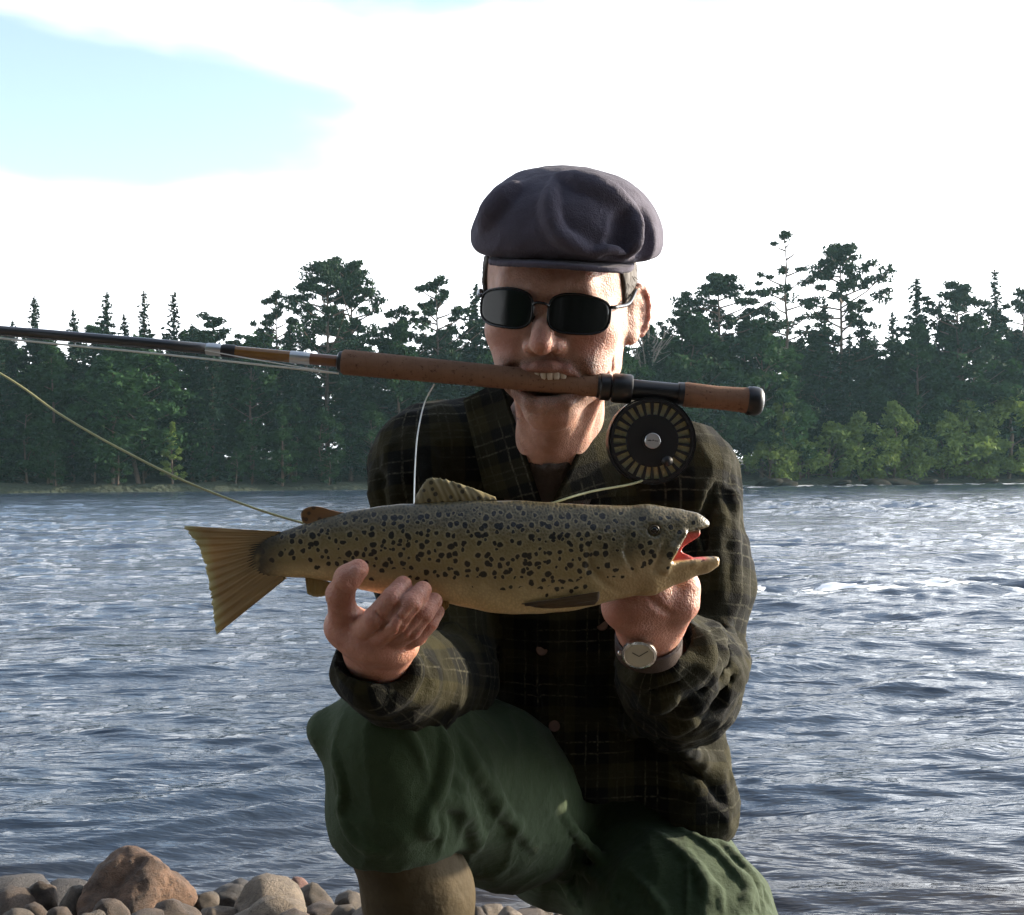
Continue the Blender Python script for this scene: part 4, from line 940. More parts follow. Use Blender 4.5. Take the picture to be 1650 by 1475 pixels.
def build_hair():
    S = Shape()
    S.ell(HL(0, 0.008, 0.030), (0.0835, 0.1010, 0.0930), RH, 0.01)
    def post(p, d):
        q = (p - H0) @ RH
        lim = np.where(q[:, 2] > 0.0, -0.040 + 0.35 * (0.04 - q[:, 2]), -0.004 + 0.0 * q[:, 2])
        cutf = (lim - q[:, 1])
        low = (-0.060 + 0.30 * np.clip(0.06 - q[:, 1], 0, 0.2)) - q[:, 2]
        return np.maximum(np.maximum(np.maximum(d, cutf), low), q[:, 2] - 0.055) - 0.0012 * noise(p * np.array([1, 1, .35]), 220, 2) - 0.001 * noise(p, 90, 3)
    S.post = post
    v, f = surf(S, H0 + V(-0.12, -0.10, -0.11), H0 + V(0.12, 0.14, 0.10), 0.0022)
    r = np.random.default_rng(5); vs = [v]; fs = [tuple(q) for q in f]; k = len(v)
    sel = r.choice(len(v), 2600)
    for i in sel:                                        # loose strands
        a = v[i]; q = (a - H0) @ RH
        if q[2] > 0.05: continue
        n = RH @ V(q[0], q[1] * 0.8, 0); n /= np.linalg.norm(n) + 1e-9
        dr = RH @ V(0, 0.55, -1) * 0.75 + n * r.uniform(0.05, 0.4) + r.normal(0, 0.22, 3); dr /= np.linalg.norm(dr); L = r.uniform(0.006, 0.017)
        w = np.cross(dr, r.normal(size=3)); w /= np.linalg.norm(w) * 2600
        vs.append(np.array([a - n * .001 - w, a - n * .001 + w, a + dr * L])); fs.append((k, k + 1, k + 2)); k += 3
    return mesh('hair', np.concatenate(vs), fs)

# ---- put him together
man = empty('person', (0.06, 1.45, 0.0))
tag(man, 'crouching man in cap and plaid shirt biting a fishing rod, holding a trout', 'person')
SKIN = skin(); PLAID = plaid()
body = link('body', build_body(), SKIN, man)
shirt_me, SHIRT = build_shirt(); shirt = link('shirt', shirt_me, PLAID, man); shirt['label'] = 'dark green plaid flannel shirt with pale thin lines'
tro_me, TROU = build_trousers(); trousers = link('trousers', tro_me, cloth('green trousers', (0.020, 0.036, 0.013), (0.033, 0.054, 0.020)), man)
boot = link('boot', build_boot(), simple('boot rubber', (0.046, 0.033, 0.015), 0.8, 0.35, 30, 0.4, spec=0.2), man)
CAPM = cloth('cap twill', (0.066, 0.062, 0.088), (0.098, 0.086, 0.114), 0.9, 700)
cm, bm_ = build_cap(); cap = link('cap', cm, CAPM, man); cap['label'] = 'slouching dark grey-violet flat cap'
link('brim', bm_, CAPM, cap).matrix_parent_inverse = Matrix.Identity(4)
hair = link('hair', build_hair(), simple('brown hair', (0.034, 0.023, 0.016), 0.75, 0.5, 300), man)
def sub(name, me, mat, parent):
    o = link(name, me, mat); o.parent = parent; o.matrix_parent_inverse = Matrix.Identity(4); return o
# second boot under the kneeling leg
B2 = Shape(); a_ = KNB + V(0.02, 0.36, -0.015); B2.chain([a_, a_ + V(0, 0.10, 0.0)], [0.058, 0.052], 0.02); B2.cone(a_ + V(0, 0.12, -0.01), a_ + V(0, 0.15, -0.085 + 0.05), 0.046, 0.036, 0.03)
_v, _f2 = surf(B2, a_ - 0.2, a_ + V(0.2, 0.3, 0.2), 0.005); link('boot', mesh('boot', _v, _f2), bpy.data.materials['boot rubber'], man)
# teeth
tv, tf = [], []
for i in range(-3, 4):
    x = (i - 0.3) * 0.0066; c = HL(x, -0.0995 + 10.5 * x * x, -0.0645 + 1.0 * x * x); k = len(tv)
    for dz, sc in ((0.0055, 0.75), (0.003, 1.0), (-0.003, 1.0), (-0.0050, 0.86)):
        for dx_, dy_ in ((-.0031, .003), (-.0031, -.0012), (-.0018, -.0026), (.0018, -.0026), (.0031, -.0012), (.0031, .003)): tv.append(c + RH @ V(dx_ * sc, dy_ * sc, dz))
    for r_ in range(3):
        for j in range(6): tf.append((k + r_ * 6 + j, k + r_ * 6 + (j + 1) % 6, k + r_ * 6 + 6 + (j + 1) % 6, k + r_ * 6 + 6 + j))
    tf.append(tuple(k + j for j in range(5, -1, -1))); tf.append(tuple(k + 18 + j for j in range(6)))
link('teeth', mesh('teeth', tv, tf), simple('tooth enamel', (0.46, 0.40, 0.32), 0.35, 0.1), man)
# undershirt
U = Shape(); U.cone(P(886, 790, 1.430), P(886, 870, 1.455), 0.048, 0.07, 0.03)
U.chain([P(858, 722, 1.395), P(868, 736, 1.367), P(885, 742, 1.358), P(903, 738, 1.364), P(915, 722, 1.392)], [0.006] * 5, 0.012); U.cone(P(866, 775, 1.415), P(908, 775, 1.415), 0.046, 0.046, 0.03)
U.cone(P(888, 630, 1.43), P(885, 710, 1.37), 0.06, 0.030, 0.008, 's')
_v, _f2 = surf(U, P(888, 800, 1.42) - 0.16, P(888, 800, 1.42) + 0.16, 0.003); link('undershirt', mesh('undershirt', _v, _f2), cloth('undershirt knit', (0.045, 0.036, 0.032), (0.060, 0.05, 0.044)), man)
# collar: two folded leaves and a stand
SB = shirt_base()
def leaf_patch(poly, th=0.003, lift=0.014, n=9):
    """a cloth leaf over the shirt: quad of pixel corners, draped on the shirt surface"""
    (a, b, c, d) = [np.array(q, float) for q in poly]; g = []
    for i in range(n + 1):
        for j in range(n + 1):
            s, t_ = i / n, j / n; q = (a * (1 - s) + b * s) * (1 - t_) + (d * (1 - s) + c * s) * t_
            h = SB.hit(q[0], q[1], 1.25, 1.7) or 1.42
            g.append((q[0], q[1], h))
    g = np.array(g); h = g[:, 2].reshape(n + 1, n + 1)
    med = np.median(h); h = np.clip(h, med - 0.05, med + 0.04)
    for _ in range(6):
        hp = np.pad(h, 1, mode='edge'); h = (hp[1:-1, 1:-1] * 2 + hp[:-2, 1:-1] + hp[2:, 1:-1] + hp[1:-1, :-2] + hp[1:-1, 2:]) / 6
    lf = np.repeat(0.036 - 0.026 * np.linspace(0, 1, n + 1) ** 0.8, n + 1); top = np.array([P(x, y, z - l) for (x, y, _), z, l in zip(g, h.ravel(), lf)]); bot = np.array([P(x, y, z - l + th) for (x, y, _), z, l in zip(g, h.ravel(), lf)])
    v = np.concatenate([top, bot]); m = (n + 1) ** 2; f = []
    for i in range(n):
        for j in range(n):
            k = i * (n + 1) + j; f += [(k, k + 1, k + n + 2, k + n + 1), (m + k, m + k + n + 1, m + k + n + 2, m + k + 1)]
    ring = [i for i in range(n + 1)] + [i * (n + 1) + n for i in range(1, n + 1)] + [n * (n + 1) + j for j in range(n - 1, -1, -1)] + [i * (n + 1) for i in range(n - 1, 0, -1)]
    for i in range(len(ring)): p_, q_ = ring[i], ring[(i + 1) % len(ring)]; f.append((p_, m + p_, m + q_, q_))
    me = mesh('collar', v, f); attr(me, 'pu', v[:, 0] + 0.3 * v[:, 2]); attr(me, 'pv', v[:, 2] - 0.3 * v[:, 0]); return me
sub('collar', leaf_patch([(808, 612), (746, 644), (782, 800), (874, 812)]), PLAID, shirt)
sub('collar', leaf_patch([(978, 634), (1030, 655), (992, 800), (888, 812)]), PLAID, shirt)
# buttons
def disc(c, n, r, th, seg=20):
    n = n / np.linalg.norm(n); return lathe(c, c + n, [(0, r * 0.9), (th * 0.6, r), (th, r * 0.86), (th * 0.8, r * 0.62), (th * 0.7, 0.0005)], seg)
bmat = simple('brown button', (0.075, 0.036, 0.022), 0.35, 0.3, 200)
for x, y in ((970, 1007), (873, 1047), (893, 1170)):
    h = SHIRT.hit(x, y, 1.25, 1.8) or 1.45; c = P(x, y, h + 0.0005); v, f = disc(c, P(x, y, 0.5) - P(x, y, 1.0), 0.0072, 0.0022); sub('button', sharp(mesh('button', v, f)), bmat, shirt)
h = SHIRT.hit(626, 1089, 1.0, 1.3) or 1.1; v, f = disc(P(626, 1089, h), P(626, 1089, .5) - P(626, 1089, 1), 0.0032, 0.003); sub('button', mesh('button', v, f), simple('pearl button', (0.75, 0.72, 0.66), 0.2), shirt)
# sunglasses
glasses = link('sunglasses', None, None, man); glasses.location = man.location
fr = NT('black wire frame').set(col=(0.012, 0.012, 0.013), rough=0.25, metal=0.6).mat
ln = NT('dark lens'); ln.set(col=ln.mix(ln.noise(ln.obj(), 8, 2), (0.006, 0.008, 0.008), (0.010, 0.012, 0.011)), rough=0.12, spec=0.14); ln = ln.mat
def gsub(name, me, mat, par=glasses):
    o = link(name, me, mat); o.parent = par; o.matrix_parent_inverse = Matrix.Translation(-man.location); return o
_gr = rot('Y', 6.5)
_HL0 = HL
def GL(x, y, z):
    q = _gr @ V(x, 0, z - 0.008); return _HL0(q[0], y, q[2] + 0.008)
def lens_pt(s, u, v, off=0.0):
    x = s * (0.0375 + u * 0.0290); z = 0.0005 + v * 0.0190
    z -= 0.004 * max(u, 0) * max(v, 0) ** 1.5
    y = -0.1120 + 6.0 * x * x + 0.16 * z + off
    return GL(x, y, z)
for s in (-1, 1):
    N = 40; th = np.arange(N) / N * 2 * math.pi; cu = np.sign(np.cos(th)) * np.abs(np.cos(th)) ** 0.62; cvv = np.sign(np.sin(th)) * np.abs(np.sin(th)) ** 0.66
    rings = [0.0, 0.15, 0.3, 0.45, 0.6, 0.75, 0.9, 1.0]; NRG = len(rings) - 1; v = []; f = []
    for off in (0, 0.0016):
        for q in rings[1:]: v += [lens_pt(s, q * a, q * b, off) for a, b in zip(cu, cvv)]
        v.append(lens_pt(s, 0, 0, off))
    m = NRG * N + 1
    for o_ in (0, m):
        for k in range(NRG - 1):
            for j in range(N): f.append((o_ + k * N + j, o_ + k * N + (j + 1) % N, o_ + (k + 1) * N + (j + 1) % N, o_ + (k + 1) * N + j))
        for j in range(N): f.append((o_ + NRG * N, o_ + (j + 1) % N, o_ + j))
    for j in range(N): f.append(((NRG - 1) * N + j, (NRG - 1) * N + (j + 1) % N, m + (NRG - 1) * N + (j + 1) % N, m + (NRG - 1) * N + j))
    gsub('lens', mesh('lens', v, f), ln)
    rim = [lens_pt(s, a * 1.02, b * 1.03, 0.0008) for a, b in zip(cu, cvv)]; rim.append(rim[0])
    v, f = tube(rim, 0.0013, 8, False); gsub('rim', mesh('rim', v, f), fr)
    v, f = tube(spline([lens_pt(s, 1.02, 0.50), GL(s * 0.0725, -0.075, 0.009), GL(s * 0.0800, -0.035, 0.0105), HL(s * 0.084, 0.004, 0.010 + 0.003 * s), HL(s * 0.083, 0.022, -0.006)], 24), [0.0019] * 5 + [0.0021] * 19, 8); gsub('temple', mesh('temple', v, f), fr)
    v, f = tube([GL(s * 0.009, -0.107, -0.004), GL(s * 0.0085, -0.098, -0.010)], 0.0028, 8); gsub('nose_pad', mesh('nose_pad', v, f), fr)
v, f = tube(spline([lens_pt(-1, -1.0, 0.30), GL(-0.004, -0.1145, 0.0090), GL(0.004, -0.1145, 0.0090), lens_pt(1, -1.0, 0.30)], 14), 0.0015, 8); gsub('bridge', mesh('bridge', v, f), fr)
# wristwatch
watch = link('wristwatch', None, None, man); watch.location = man.location
wc = P(1030, 1049, 1.098); wn_ = V(-0.12, -0.86, -0.50); wn_ /= np.linalg.norm(wn_)
steel = NT('watch steel').set(col=(0.62, 0.60, 0.56), rough=0.25, metal=1.0).mat
v, f = lathe(wc, wc + wn_, [(0, 0.0145), (0.003, 0.0160), (0.007, 0.0160), (0.0085, 0.0140), (0.0078, 0.0132)], 36); gsub('case', sharp(mesh('case', v, f)), steel, watch)
v, f = lathe(wc, wc + wn_, [(0.007, 0.0130), (0.0079, 0.0130)], 36); gsub('dial', sharp(mesh('dial', v, f)), simple('cream dial', (0.50, 0.47, 0.36), 0.4, 0.05), watch)
ax_u = np.cross(wn_, [0, 0, 1.0]); ax_u /= np.linalg.norm(ax_u); ax_v = np.cross(ax_u, wn_)
hv = []; hf = []
for an, L in ((0.6, 0.0075), (2.5, 0.0105)):
    dr = math.cos(an) * ax_u + math.sin(an) * ax_v; sd = np.cross(dr, wn_) * 0.0005; k = len(hv); q = wc + wn_ * 0.0083
    hv += [q - sd, q + sd, q + sd + dr * L, q - sd + dr * L]; hf.append((k, k + 1, k + 2, k + 3))
gsub('hands', mesh('hands', hv, hf, False), simple('watch hand', (0.03, 0.03, 0.03), 0.4), watch)
v, f = tube([wc + ax_u * 0.0165 + wn_ * 0.004, wc + ax_u * 0.0195 + wn_ * 0.004], 0.0024, 10); gsub('crown_knob', mesh('crown_knob', v, f), steel, watch)
wax = WRB - P(1046, 1000, 1.13); wax /= np.linalg.norm(wax); wcen = P(1045, 1036, 1.138)
e1 = wc - wcen; e1 -= wax * (e1 @ wax); e1 /= np.linalg.norm(e1); e2 = np.cross(wax, e1); sv, sf = [], []
for i in range(36):
    a = i / 36 * 2 * math.pi
    for dr, dz in ((0.0300, -0.009), (0.0325, -0.008), (0.0325, 0.008), (0.0300, 0.009)): sv.append(wcen + (e1 * math.cos(a) + e2 * math.sin(a)) * dr + wax * dz)
    for j in range(4): sf.append((i * 4 + j, i * 4 + (j + 1) % 4, ((i + 1) % 36) * 4 + (j + 1) % 4, ((i + 1) % 36) * 4 + j))
gsub('strap', sharp(mesh('strap', sv, sf)), simple('dark leather strap', (0.035, 0.020, 0.014), 0.5, 0.3, 200, 0.2), watch)

# ================================================================== the trout
FD = 1.062                                               # its middle plane stands this far out
def prof(tab, x): t_ = np.array(tab, float); return np.interp(x, t_[:, 0], t_[:, 1])
F_TOP = [(395, 872), (440, 860), (470, 852), (510, 837), (560, 824), (620, 815), (680, 810), (760, 806), (840, 807), (900, 811), (960, 814), (1010, 815), (1060, 819), (1100, 827), (1122, 833), (1135, 840), (1142, 850), (1156, 880)]
F_BOT = [(395, 925), (440, 931), (480, 930), (520, 934), (560, 944), (600, 955), (650, 961), (700, 966), (740, 977), (790, 987), (840, 991), (890, 988), (940, 981), (985, 969), (1020, 961), (1050, 951), (1090, 934), (1125, 922), (1156, 910)]
F_W = [(395, 0.0006), (412, 0.0025), (440, 0.0075), (500, 0.0135), (560, 0.0185), (640, 0.0235), (740, 0.0275), (840, 0.0290), (920, 0.0290), (980, 0.0285), (1020, 0.0270), (1060, 0.0240), (1095, 0.0185), (1125, 0.0130), (1156, 0.0080)]
def smooth_tab(tab, n=200):
    t_ = np.array(tab, float); xs = np.linspace(t_[0, 0], t_[-1, 0], n); y = np.interp(xs, t_[:, 0], t_[:, 1])
    for _ in range(3): y = np.convolve(np.pad(y, 4, mode='reflect', reflect_type='odd'), np.ones(9) / 9, 'valid')
    return np.stack([xs, y], 1)
F_TOP, F_BOT, F_W = smooth_tab(F_TOP), smooth_tab(F_BOT), smooth_tab(F_W)
SC = FD / F_PX                                           # metres for one photo pixel at the fish
FO = P(CX, CY, FD)
def fish_px(p):
    q = p - FO; return CX + (q @ _r) / SC, CY - (q @ _u) / SC, q @ _f
def FP(px, py, off=0.0): return FO + _r * (px - CX) * SC + _u * (CY - py) * SC + _f * off
def build_trout():
    S = Shape()
    def bodyf(p):
        x, y, z = fish_px(p); xc = np.clip(x, 395, 1156)
        a, b, w = prof(F_TOP, xc), prof(F_BOT, xc), prof(F_W, xc)
        h = (b - a) / 2 * SC; c = (a + b) / 2
        v = (c - y) * SC / h
        wv = w * (1 - 0.22 * np.clip(v, 0, 1) ** 2 + 0.05 * v)
        d = (np.sqrt((z / wv) ** 2 + np.abs(v) ** 2.15) - 1) * np.minimum(w, h) * 0.85
        e = np.maximum(395 - x, x - 1154) * SC
        return np.maximum(d, e)
    S.add(bodyf, 0.006, FP(740, 900), 0.25)
    # fuller jaws, upper jaw bone
    S.chain([FP(1045, 846), FP(1090, 845), FP(1120, 842), FP(1136, 844)], [0.0160, 0.0092, 0.0048, 0.0030], 0.010)
    S.chain([FP(1050, 925), FP(1095, 917), FP(1135, 908), FP(1149, 902)], [0.0175, 0.0080, 0.0042, 0.0032], 0.010)
    for s in (-1, 1):
        S.chain([FP(1098, 860, s * 0.0160), FP(1082, 884, s * 0.0185), FP(1068, 914, s * 0.0195)], [0.0034, 0.0050, 0.0044], 0.004)
        S.chain([FP(1080, 909, s * 0.0160), FP(1115, 905, s * 0.0110), FP(1145, 901, s * 0.0055)], [0.0034, 0.0032, 0.0030], 0.004)
    # gape: a wedge between the jaws, closed inside by a thin membrane
    def gape(p):
        x, y, z = fish_px(p); inner = sstep(np.abs(z), 0.0055, 0.0035)
        sh = inner * (8 + 16 * np.exp(-((y - 862) / 14) ** 2) + 30 * np.exp(-((y - 900) / 8) ** 2))
        A = (-(x - sh - 1076) * 0.848 - (y - 904) * 0.530)
        Bl = (-(y - 857) + (x - 1106) * -0.20) * 0.98
        Cl = ((y - 903) + (x - 1080) * 0.085) * 0.99
        return np.maximum(np.maximum(A, Bl), Cl) * SC
    S.add(gape, 0.003, FP(1120, 880), 0.09, 's')
    # gill cover, lines of the gill rays, eye socket
    for s in (-1,):
        S.chain([FP(958, 845, s * 0.0300), FP(946, 880, s * 0.0312), FP(948, 912, s * 0.0300), FP(975, 942, s * 0.0265), FP(1010, 962, s * 0.0170), FP(1022, 967, s * 0.010)], [0.0014, 0.0026, 0.0036, 0.0038, 0.0032, 0.0018], 0.003, 's')
        S.chain([FP(962, 920, s * 0.0292), FP(1000, 940, s * 0.0262), FP(1050, 946, s * 0.0175)], [0.0013, 0.0019, 0.0010], 0.003, 's')
        S.chain([FP(955, 928, s * 0.0285), FP(990, 950, s * 0.0235)], [0.0012, 0.0016], 0.003, 's')
        S.chain([FP(1012, 850, s * 0.0265), FP(1004, 885, s * 0.0285), FP(1018, 925, s * 0.0262)], [0.0008, 0.0012, 0.0008], 0.005, 's')
        S.chain([FP(1066, 872, s * 0.0240), FP(1050, 915, s * 0.0235)], [0.0010, 0.0016], 0.004, 's')
    for s in (-1, 1): S.ell(FP(1050, 852, s * 0.0215), (0.0046, 0.0046, 0.0046), None, 0.004, 's')
    S.post = lambda p, d: d - 0.0004 * noise(p, 60, 4)
    lo, hi = FP(380, 1010, -0.06), FP(1165, 790, 0.06)
    v, f = surf(S, np.minimum(lo, hi) - 0.005, np.maximum(lo, hi) + 0.005, 0.0015)
    me = mesh('body', v, f); x, y, z = fish_px(v)
    a, b = prof(F_TOP, np.clip(x, 395, 1156)), prof(F_BOT, np.clip(x, 395, 1156))
    attr(me, 'fv', (y - a) / (b - a)); attr(me, 'fu', (x - 395) / 760.0)
    attr(me, 'fpos', np.stack([(x - CX) * SC, (y - CY) * SC, np.where(z < 0, 0.0, 0.5)], 1))
    ins = sstep(np.abs(z), 0.0135, 0.0095) * sstep(x, 1078, 1084) * sstep(y, 855, 861) * sstep(y, 905, 899)
    attr(me, 'mouth', ins * sstep(x, 1142, 1132))
    return me
def trout_skin():
    t = NT('trout skin'); fv, fu, fp = t.at('fv'), t.at('fu'), t.at('fpos', 'Vector'); o = t.obj()
    n = t.noise(o, 60, 3)
    f = t.m('ADD', fv, t.m('MULTIPLY', t.m('SUBTRACT', n, 0.5), 0.16))
    back, side, belly = (0.026, 0.024, 0.012), (0.215, 0.155, 0.058), (0.54, 0.41, 0.20)
    c = t.mix(t.step(f, 0.06, 0.62), back, side); c = t.mix(t.step(f, 0.62, 0.92), c, belly)
    head = t.step(fu, 0.70, 0.80)
    c = t.mix(t.m('MULTIPLY', head, t.step(f, 0.9, 0.3)), c, (0.050, 0.042, 0.020))
    c = t.mix(t.m('MULTIPLY', head, t.step(f, 0.45, 0.8)), c, (0.36, 0.25, 0.12))
    # scales: faint pale mesh
    sc = t.n.new('ShaderNodeTexVoronoi'); sc.inputs['Scale'].default_value = 420; sc.feature = 'F1'; t.l.new(fp, sc.inputs[0])
    c = t.mix(t.m('MULTIPLY', t.step(sc.outputs[0], 0.25, 0.6), 0.28), c, (0.23, 0.18, 0.09))
    # spots, crowded on the flank, fewer on belly, head and tail root
    warp = t.n.new('ShaderNodeVectorMath'); warp.operation = 'ADD'; nv = t.n.new('ShaderNodeTexNoise'); nv.inputs['Scale'].default_value = 130; t.l.new(fp, nv.inputs[0])
    sv = t.n.new('ShaderNodeVectorMath'); sv.operation = 'SCALE'; sv.inputs['Scale'].default_value = 0.0045; t.l.new(nv.outputs[1], sv.inputs[0]); t.l.new(fp, warp.inputs[0]); t.l.new(sv.outputs[0], warp.inputs[1])
    def spots(scale, size, keep, off):
        mp_ = t.n.new('ShaderNodeMapping'); mp_.inputs['Location'].default_value = (off, off * 1.7, 0); t.l.new(warp.outputs[0], mp_.inputs[0])
        v = t.n.new('ShaderNodeTexVoronoi'); v.voronoi_dimensions = '2D'; v.inputs['Scale'].default_value = scale; v.inputs['Randomness'].default_value = 0.82; t.l.new(mp_.outputs[0], v.inputs[0])
        s = t.n.new('ShaderNodeSeparateColor'); t.l.new(v.outputs[1], s.inputs[0])
        rad = t.m('MULTIPLY', t.m('ADD', 0.55, t.m('MULTIPLY', s.outputs[1], 0.65)), size)
        rel = t.m('DIVIDE', v.outputs[0], rad); on = t.m('LESS_THAN', s.outputs[0], keep)
        return t.m('MULTIPLY', t.step(rel, 1.15, 0.80), on), t.m('MULTIPLY', t.m('MULTIPLY', t.step(rel, 1.9, 1.25), t.step(rel, 0.9, 1.1)), on)
    dens = t.m('MULTIPLY', t.m('MULTIPLY', t.step(f, 0.02, 0.14), t.step(f, 0.86, 0.60)), t.m('MULTIPLY', t.step(fu, 0.02, 0.16), t.m('SUBTRACT', 1.0, t.m('MULTIPLY', t.step(fu, 0.70, 0.80), 0.45))))
    s1, h1 = spots(122, 0.315, t.m('MULTIPLY', dens, 0.92), 0.0); s2, h2 = spots(125, 0.25, t.m('MULTIPLY', dens, 0.34), 0.37)
    c = t.mix(t.m('MULTIPLY', t.m('MAXIMUM', h1, h2), 0.36), c, (0.30, 0.245, 0.135))
    c = t.mix(t.m('MULTIPLY', t.m('MAXIMUM', s1, s2), 0.95), c, (0.0025, 0.0020, 0.0018))
    c = t.mix(t.m('MULTIPLY', t.step(fu, 0.11, 0.02), t.step(n, 0.2, 0.5)), c, (0.022, 0.017, 0.012))    # dark tail root
    c = t.mix(t.at('mouth'), c, t.mix(t.noise(o, 160, 3), (0.42, 0.045, 0.040), (0.55, 0.14, 0.11)))
    t.set(col=c, rough=t.m('ADD', 0.26, t.m('MULTIPLY', n, 0.18)), spec=0.4, sss=0.04, sssr=(1, .4, .2), ssss=0.006, coat=0.05, coatr=0.25)
    t.bump(t.m('ADD', sc.outputs[0], t.m('MULTIPLY', t.noise(o, 300, 2), 0.5)), 0.22, 0.0016)
    return t.mat
def fin(name, root, edge, mat, parent, off=0.0, th=0.0016, nu=22, nv=46, rays=20, bow=0.0, ragged=0.012):
    """thin webbed fin between a root line and a free edge, both given in photo pixels on the fish's plane"""
    r_, e_ = spline([(x, y, 0) for x, y in root], nv), spline([(x, y, 0) for x, y in edge], nv); rg = np.random.default_rng(len(name) * 7 + nv)
    jag = 1 + ragged * rg.normal(size=nv); v = []; us = []
    for side in (0, 1):
        for i in range(nu):
            s = i / (nu - 1)
            for j in range(nv):
                q = r_[j] + (e_[j] - r_[j]) * s * (jag[j] if s > 0.7 else 1); ph = j / (nv - 1) * rays * 2 * math.pi
                half = th * (1.25 - 0.95 * s) * (0.78 + 0.22 * math.cos(ph)) * (0.3 if i == nu - 1 else 1)
                v.append(FP(q[0], q[1], off + bow * s * s + (half if side else -half) + 0.0006 * math.sin(ph * 0.5 + s * 3) * s)); us.append((s, j / (nv - 1)))
    f = []; m = nu * nv
    for i in range(nu - 1):
        for j in range(nv - 1):
            k = i * nv + j; f += [(k, k + 1, k + nv + 1, k + nv), (m + k, m + k + nv, m + k + nv + 1, m + k + 1)]
    ring = list(range(nv)) + [i * nv + nv - 1 for i in range(1, nu)] + [(nu - 1) * nv + j for j in range(nv - 2, -1, -1)] + [i * nv for i in range(nu - 2, 0, -1)]
    for i in range(len(ring)): p_, q_ = ring[i], ring[(i + 1) % len(ring)]; f.append((p_, m + p_, m + q_, q_))
    me = mesh(name, v, f); attr(me, 'fs', np.array(us)[:, 0]); attr(me, 'ft', np.array(us)[:, 1]); attr(me, 'fpos', np.array([(x, y, 0) for x, y in zip(*[(fish_px(np.array(v))[k] - CX) * SC for k in (0, 1)])]))
    return sub(name, me, mat, parent)
def fin_mat(name, a, b, tip, spot=0.0, tl=0.35, freq=20):
    t = NT(name); o = t.obj(); s, ft = t.at('fs'), t.at('ft')
    ray = t.m('ABSOLUTE', t.m('SINE', t.m('ADD', t.m('MULTIPLY', ft, freq * math.pi), t.m('MULTIPLY', t.noise(o, 60, 2), 1.6))))
    c = t.mix(t.noise(o, 45, 4), a, b); c = t.mix(t.m('MULTIPLY', t.step(ray, 0.35, 0.0), 0.16), c, tuple(x * 0.45 for x in a)); c = t.mix(t.step(t.m('ADD', s, t.m('MULTIPLY', t.noise(o, 60, 2), 0.25)), 0.92, 1.15), c, tip)
    if spot:
        v = t.n.new('ShaderNodeTexVoronoi'); v.inputs['Scale'].default_value = 150; t.l.new(t.at('fpos', 'Vector'), v.inputs[0]); c = t.mix(t.m('MULTIPLY', t.step(v.outputs[0], 0.36, 0.24), spot), c, (0.012, 0.010, 0.008))
    t.set(col=c, rough=0.45, spec=0.4); tr = t.n.new('ShaderNodeBsdfTranslucent'); t.l.new(c, tr.inputs[0]); ad = t.n.new('ShaderNodeMixShader'); ad.inputs[0].default_value = tl
    t.l.new(t.b.outputs[0], ad.inputs[1]); t.l.new(tr.outputs[0], ad.inputs[2]); t.l.new(ad.outputs[0], t.out.inputs[0])
    return t.mat
trout = empty('trout', FP(740, 985)); tag(trout, 'spotted golden-brown trout with open red mouth held across both hands', 'fish')
_tb = link('body', build_trout(), trout_skin(), trout)
def tsub(o): o.parent = trout; o.matrix_parent_inverse = Matrix.Translation(-trout.location); return o
TF = fin_mat('tail fin', (0.29, 0.195, 0.09), (0.40, 0.28, 0.135), (0.42, 0.39, 0.20), 0.0, 0.3, 26)
tsub(fin('tail_fin', [(452, 857), (430, 874), (424, 893), (430, 913), (462, 932)], [(294, 848), (318, 886), (332, 928), (339, 975), (347, 1024)], TF, trout, 0, 0.0026, 26, 70, 24, 0.006, 0.010))
tsub(fin('dorsal_fin', [(668, 812), (710, 810), (755, 808), (800, 806)], [(671, 797), (692, 771), (738, 779), (798, 801)], fin_mat('dorsal fin', (0.17, 0.14, 0.065), (0.24, 0.18, 0.08), (0.25, 0.22, 0.12), 0.8, 0.3, 13), trout, 0, 0.0022, 22, 60, 13, 0.004, 0.02))
tsub(fin('adipose_fin', [(500, 845), (520, 838), (545, 830), (560, 826)], [(487, 842), (486, 824), (508, 816), (546, 826)], fin_mat('adipose fin', (0.16, 0.075, 0.025), (0.20, 0.10, 0.035), (0.21, 0.12, 0.05), 0.7, 0.25, 2), trout, 0, 0.0035, 16, 30, 0.5, 0, 0.0))
PALE = fin_mat('pale fin', (0.24, 0.165, 0.055), (0.34, 0.24, 0.085), (0.40, 0.32, 0.14), 0.0, 0.35, 9)
tsub(fin('anal_fin', [(492, 929), (510, 933), (530, 938), (556, 944)], [(495, 957), (508, 962), (524, 960), (544, 952)], PALE, trout, 0, 0.002, 14, 30, 9))
tsub(fin('pelvic_fin', [(694, 962), (704, 964), (714, 966), (724, 968)], [(690, 994), (702, 992), (714, 986), (724, 976)], fin_mat('pelvic fin', (0.25, 0.15, 0.04), (0.36, 0.24, 0.07), (0.34, 0.22, 0.08), 0.0, 0.4, 7), trout, -0.008, 0.002, 14, 24, 7))
tsub(fin('pectoral_fin', [(962, 948), (962, 955), (960, 962), (955, 968)], [(840, 968), (850, 972), (880, 976), (918, 974)], fin_mat('pectoral fin', (0.075, 0.046, 0.020), (0.115, 0.072, 0.032), (0.055, 0.036, 0.018), 0.0, 0.2, 8), trout, -0.0275, 0.0016, 22, 26, 8, 0.006))
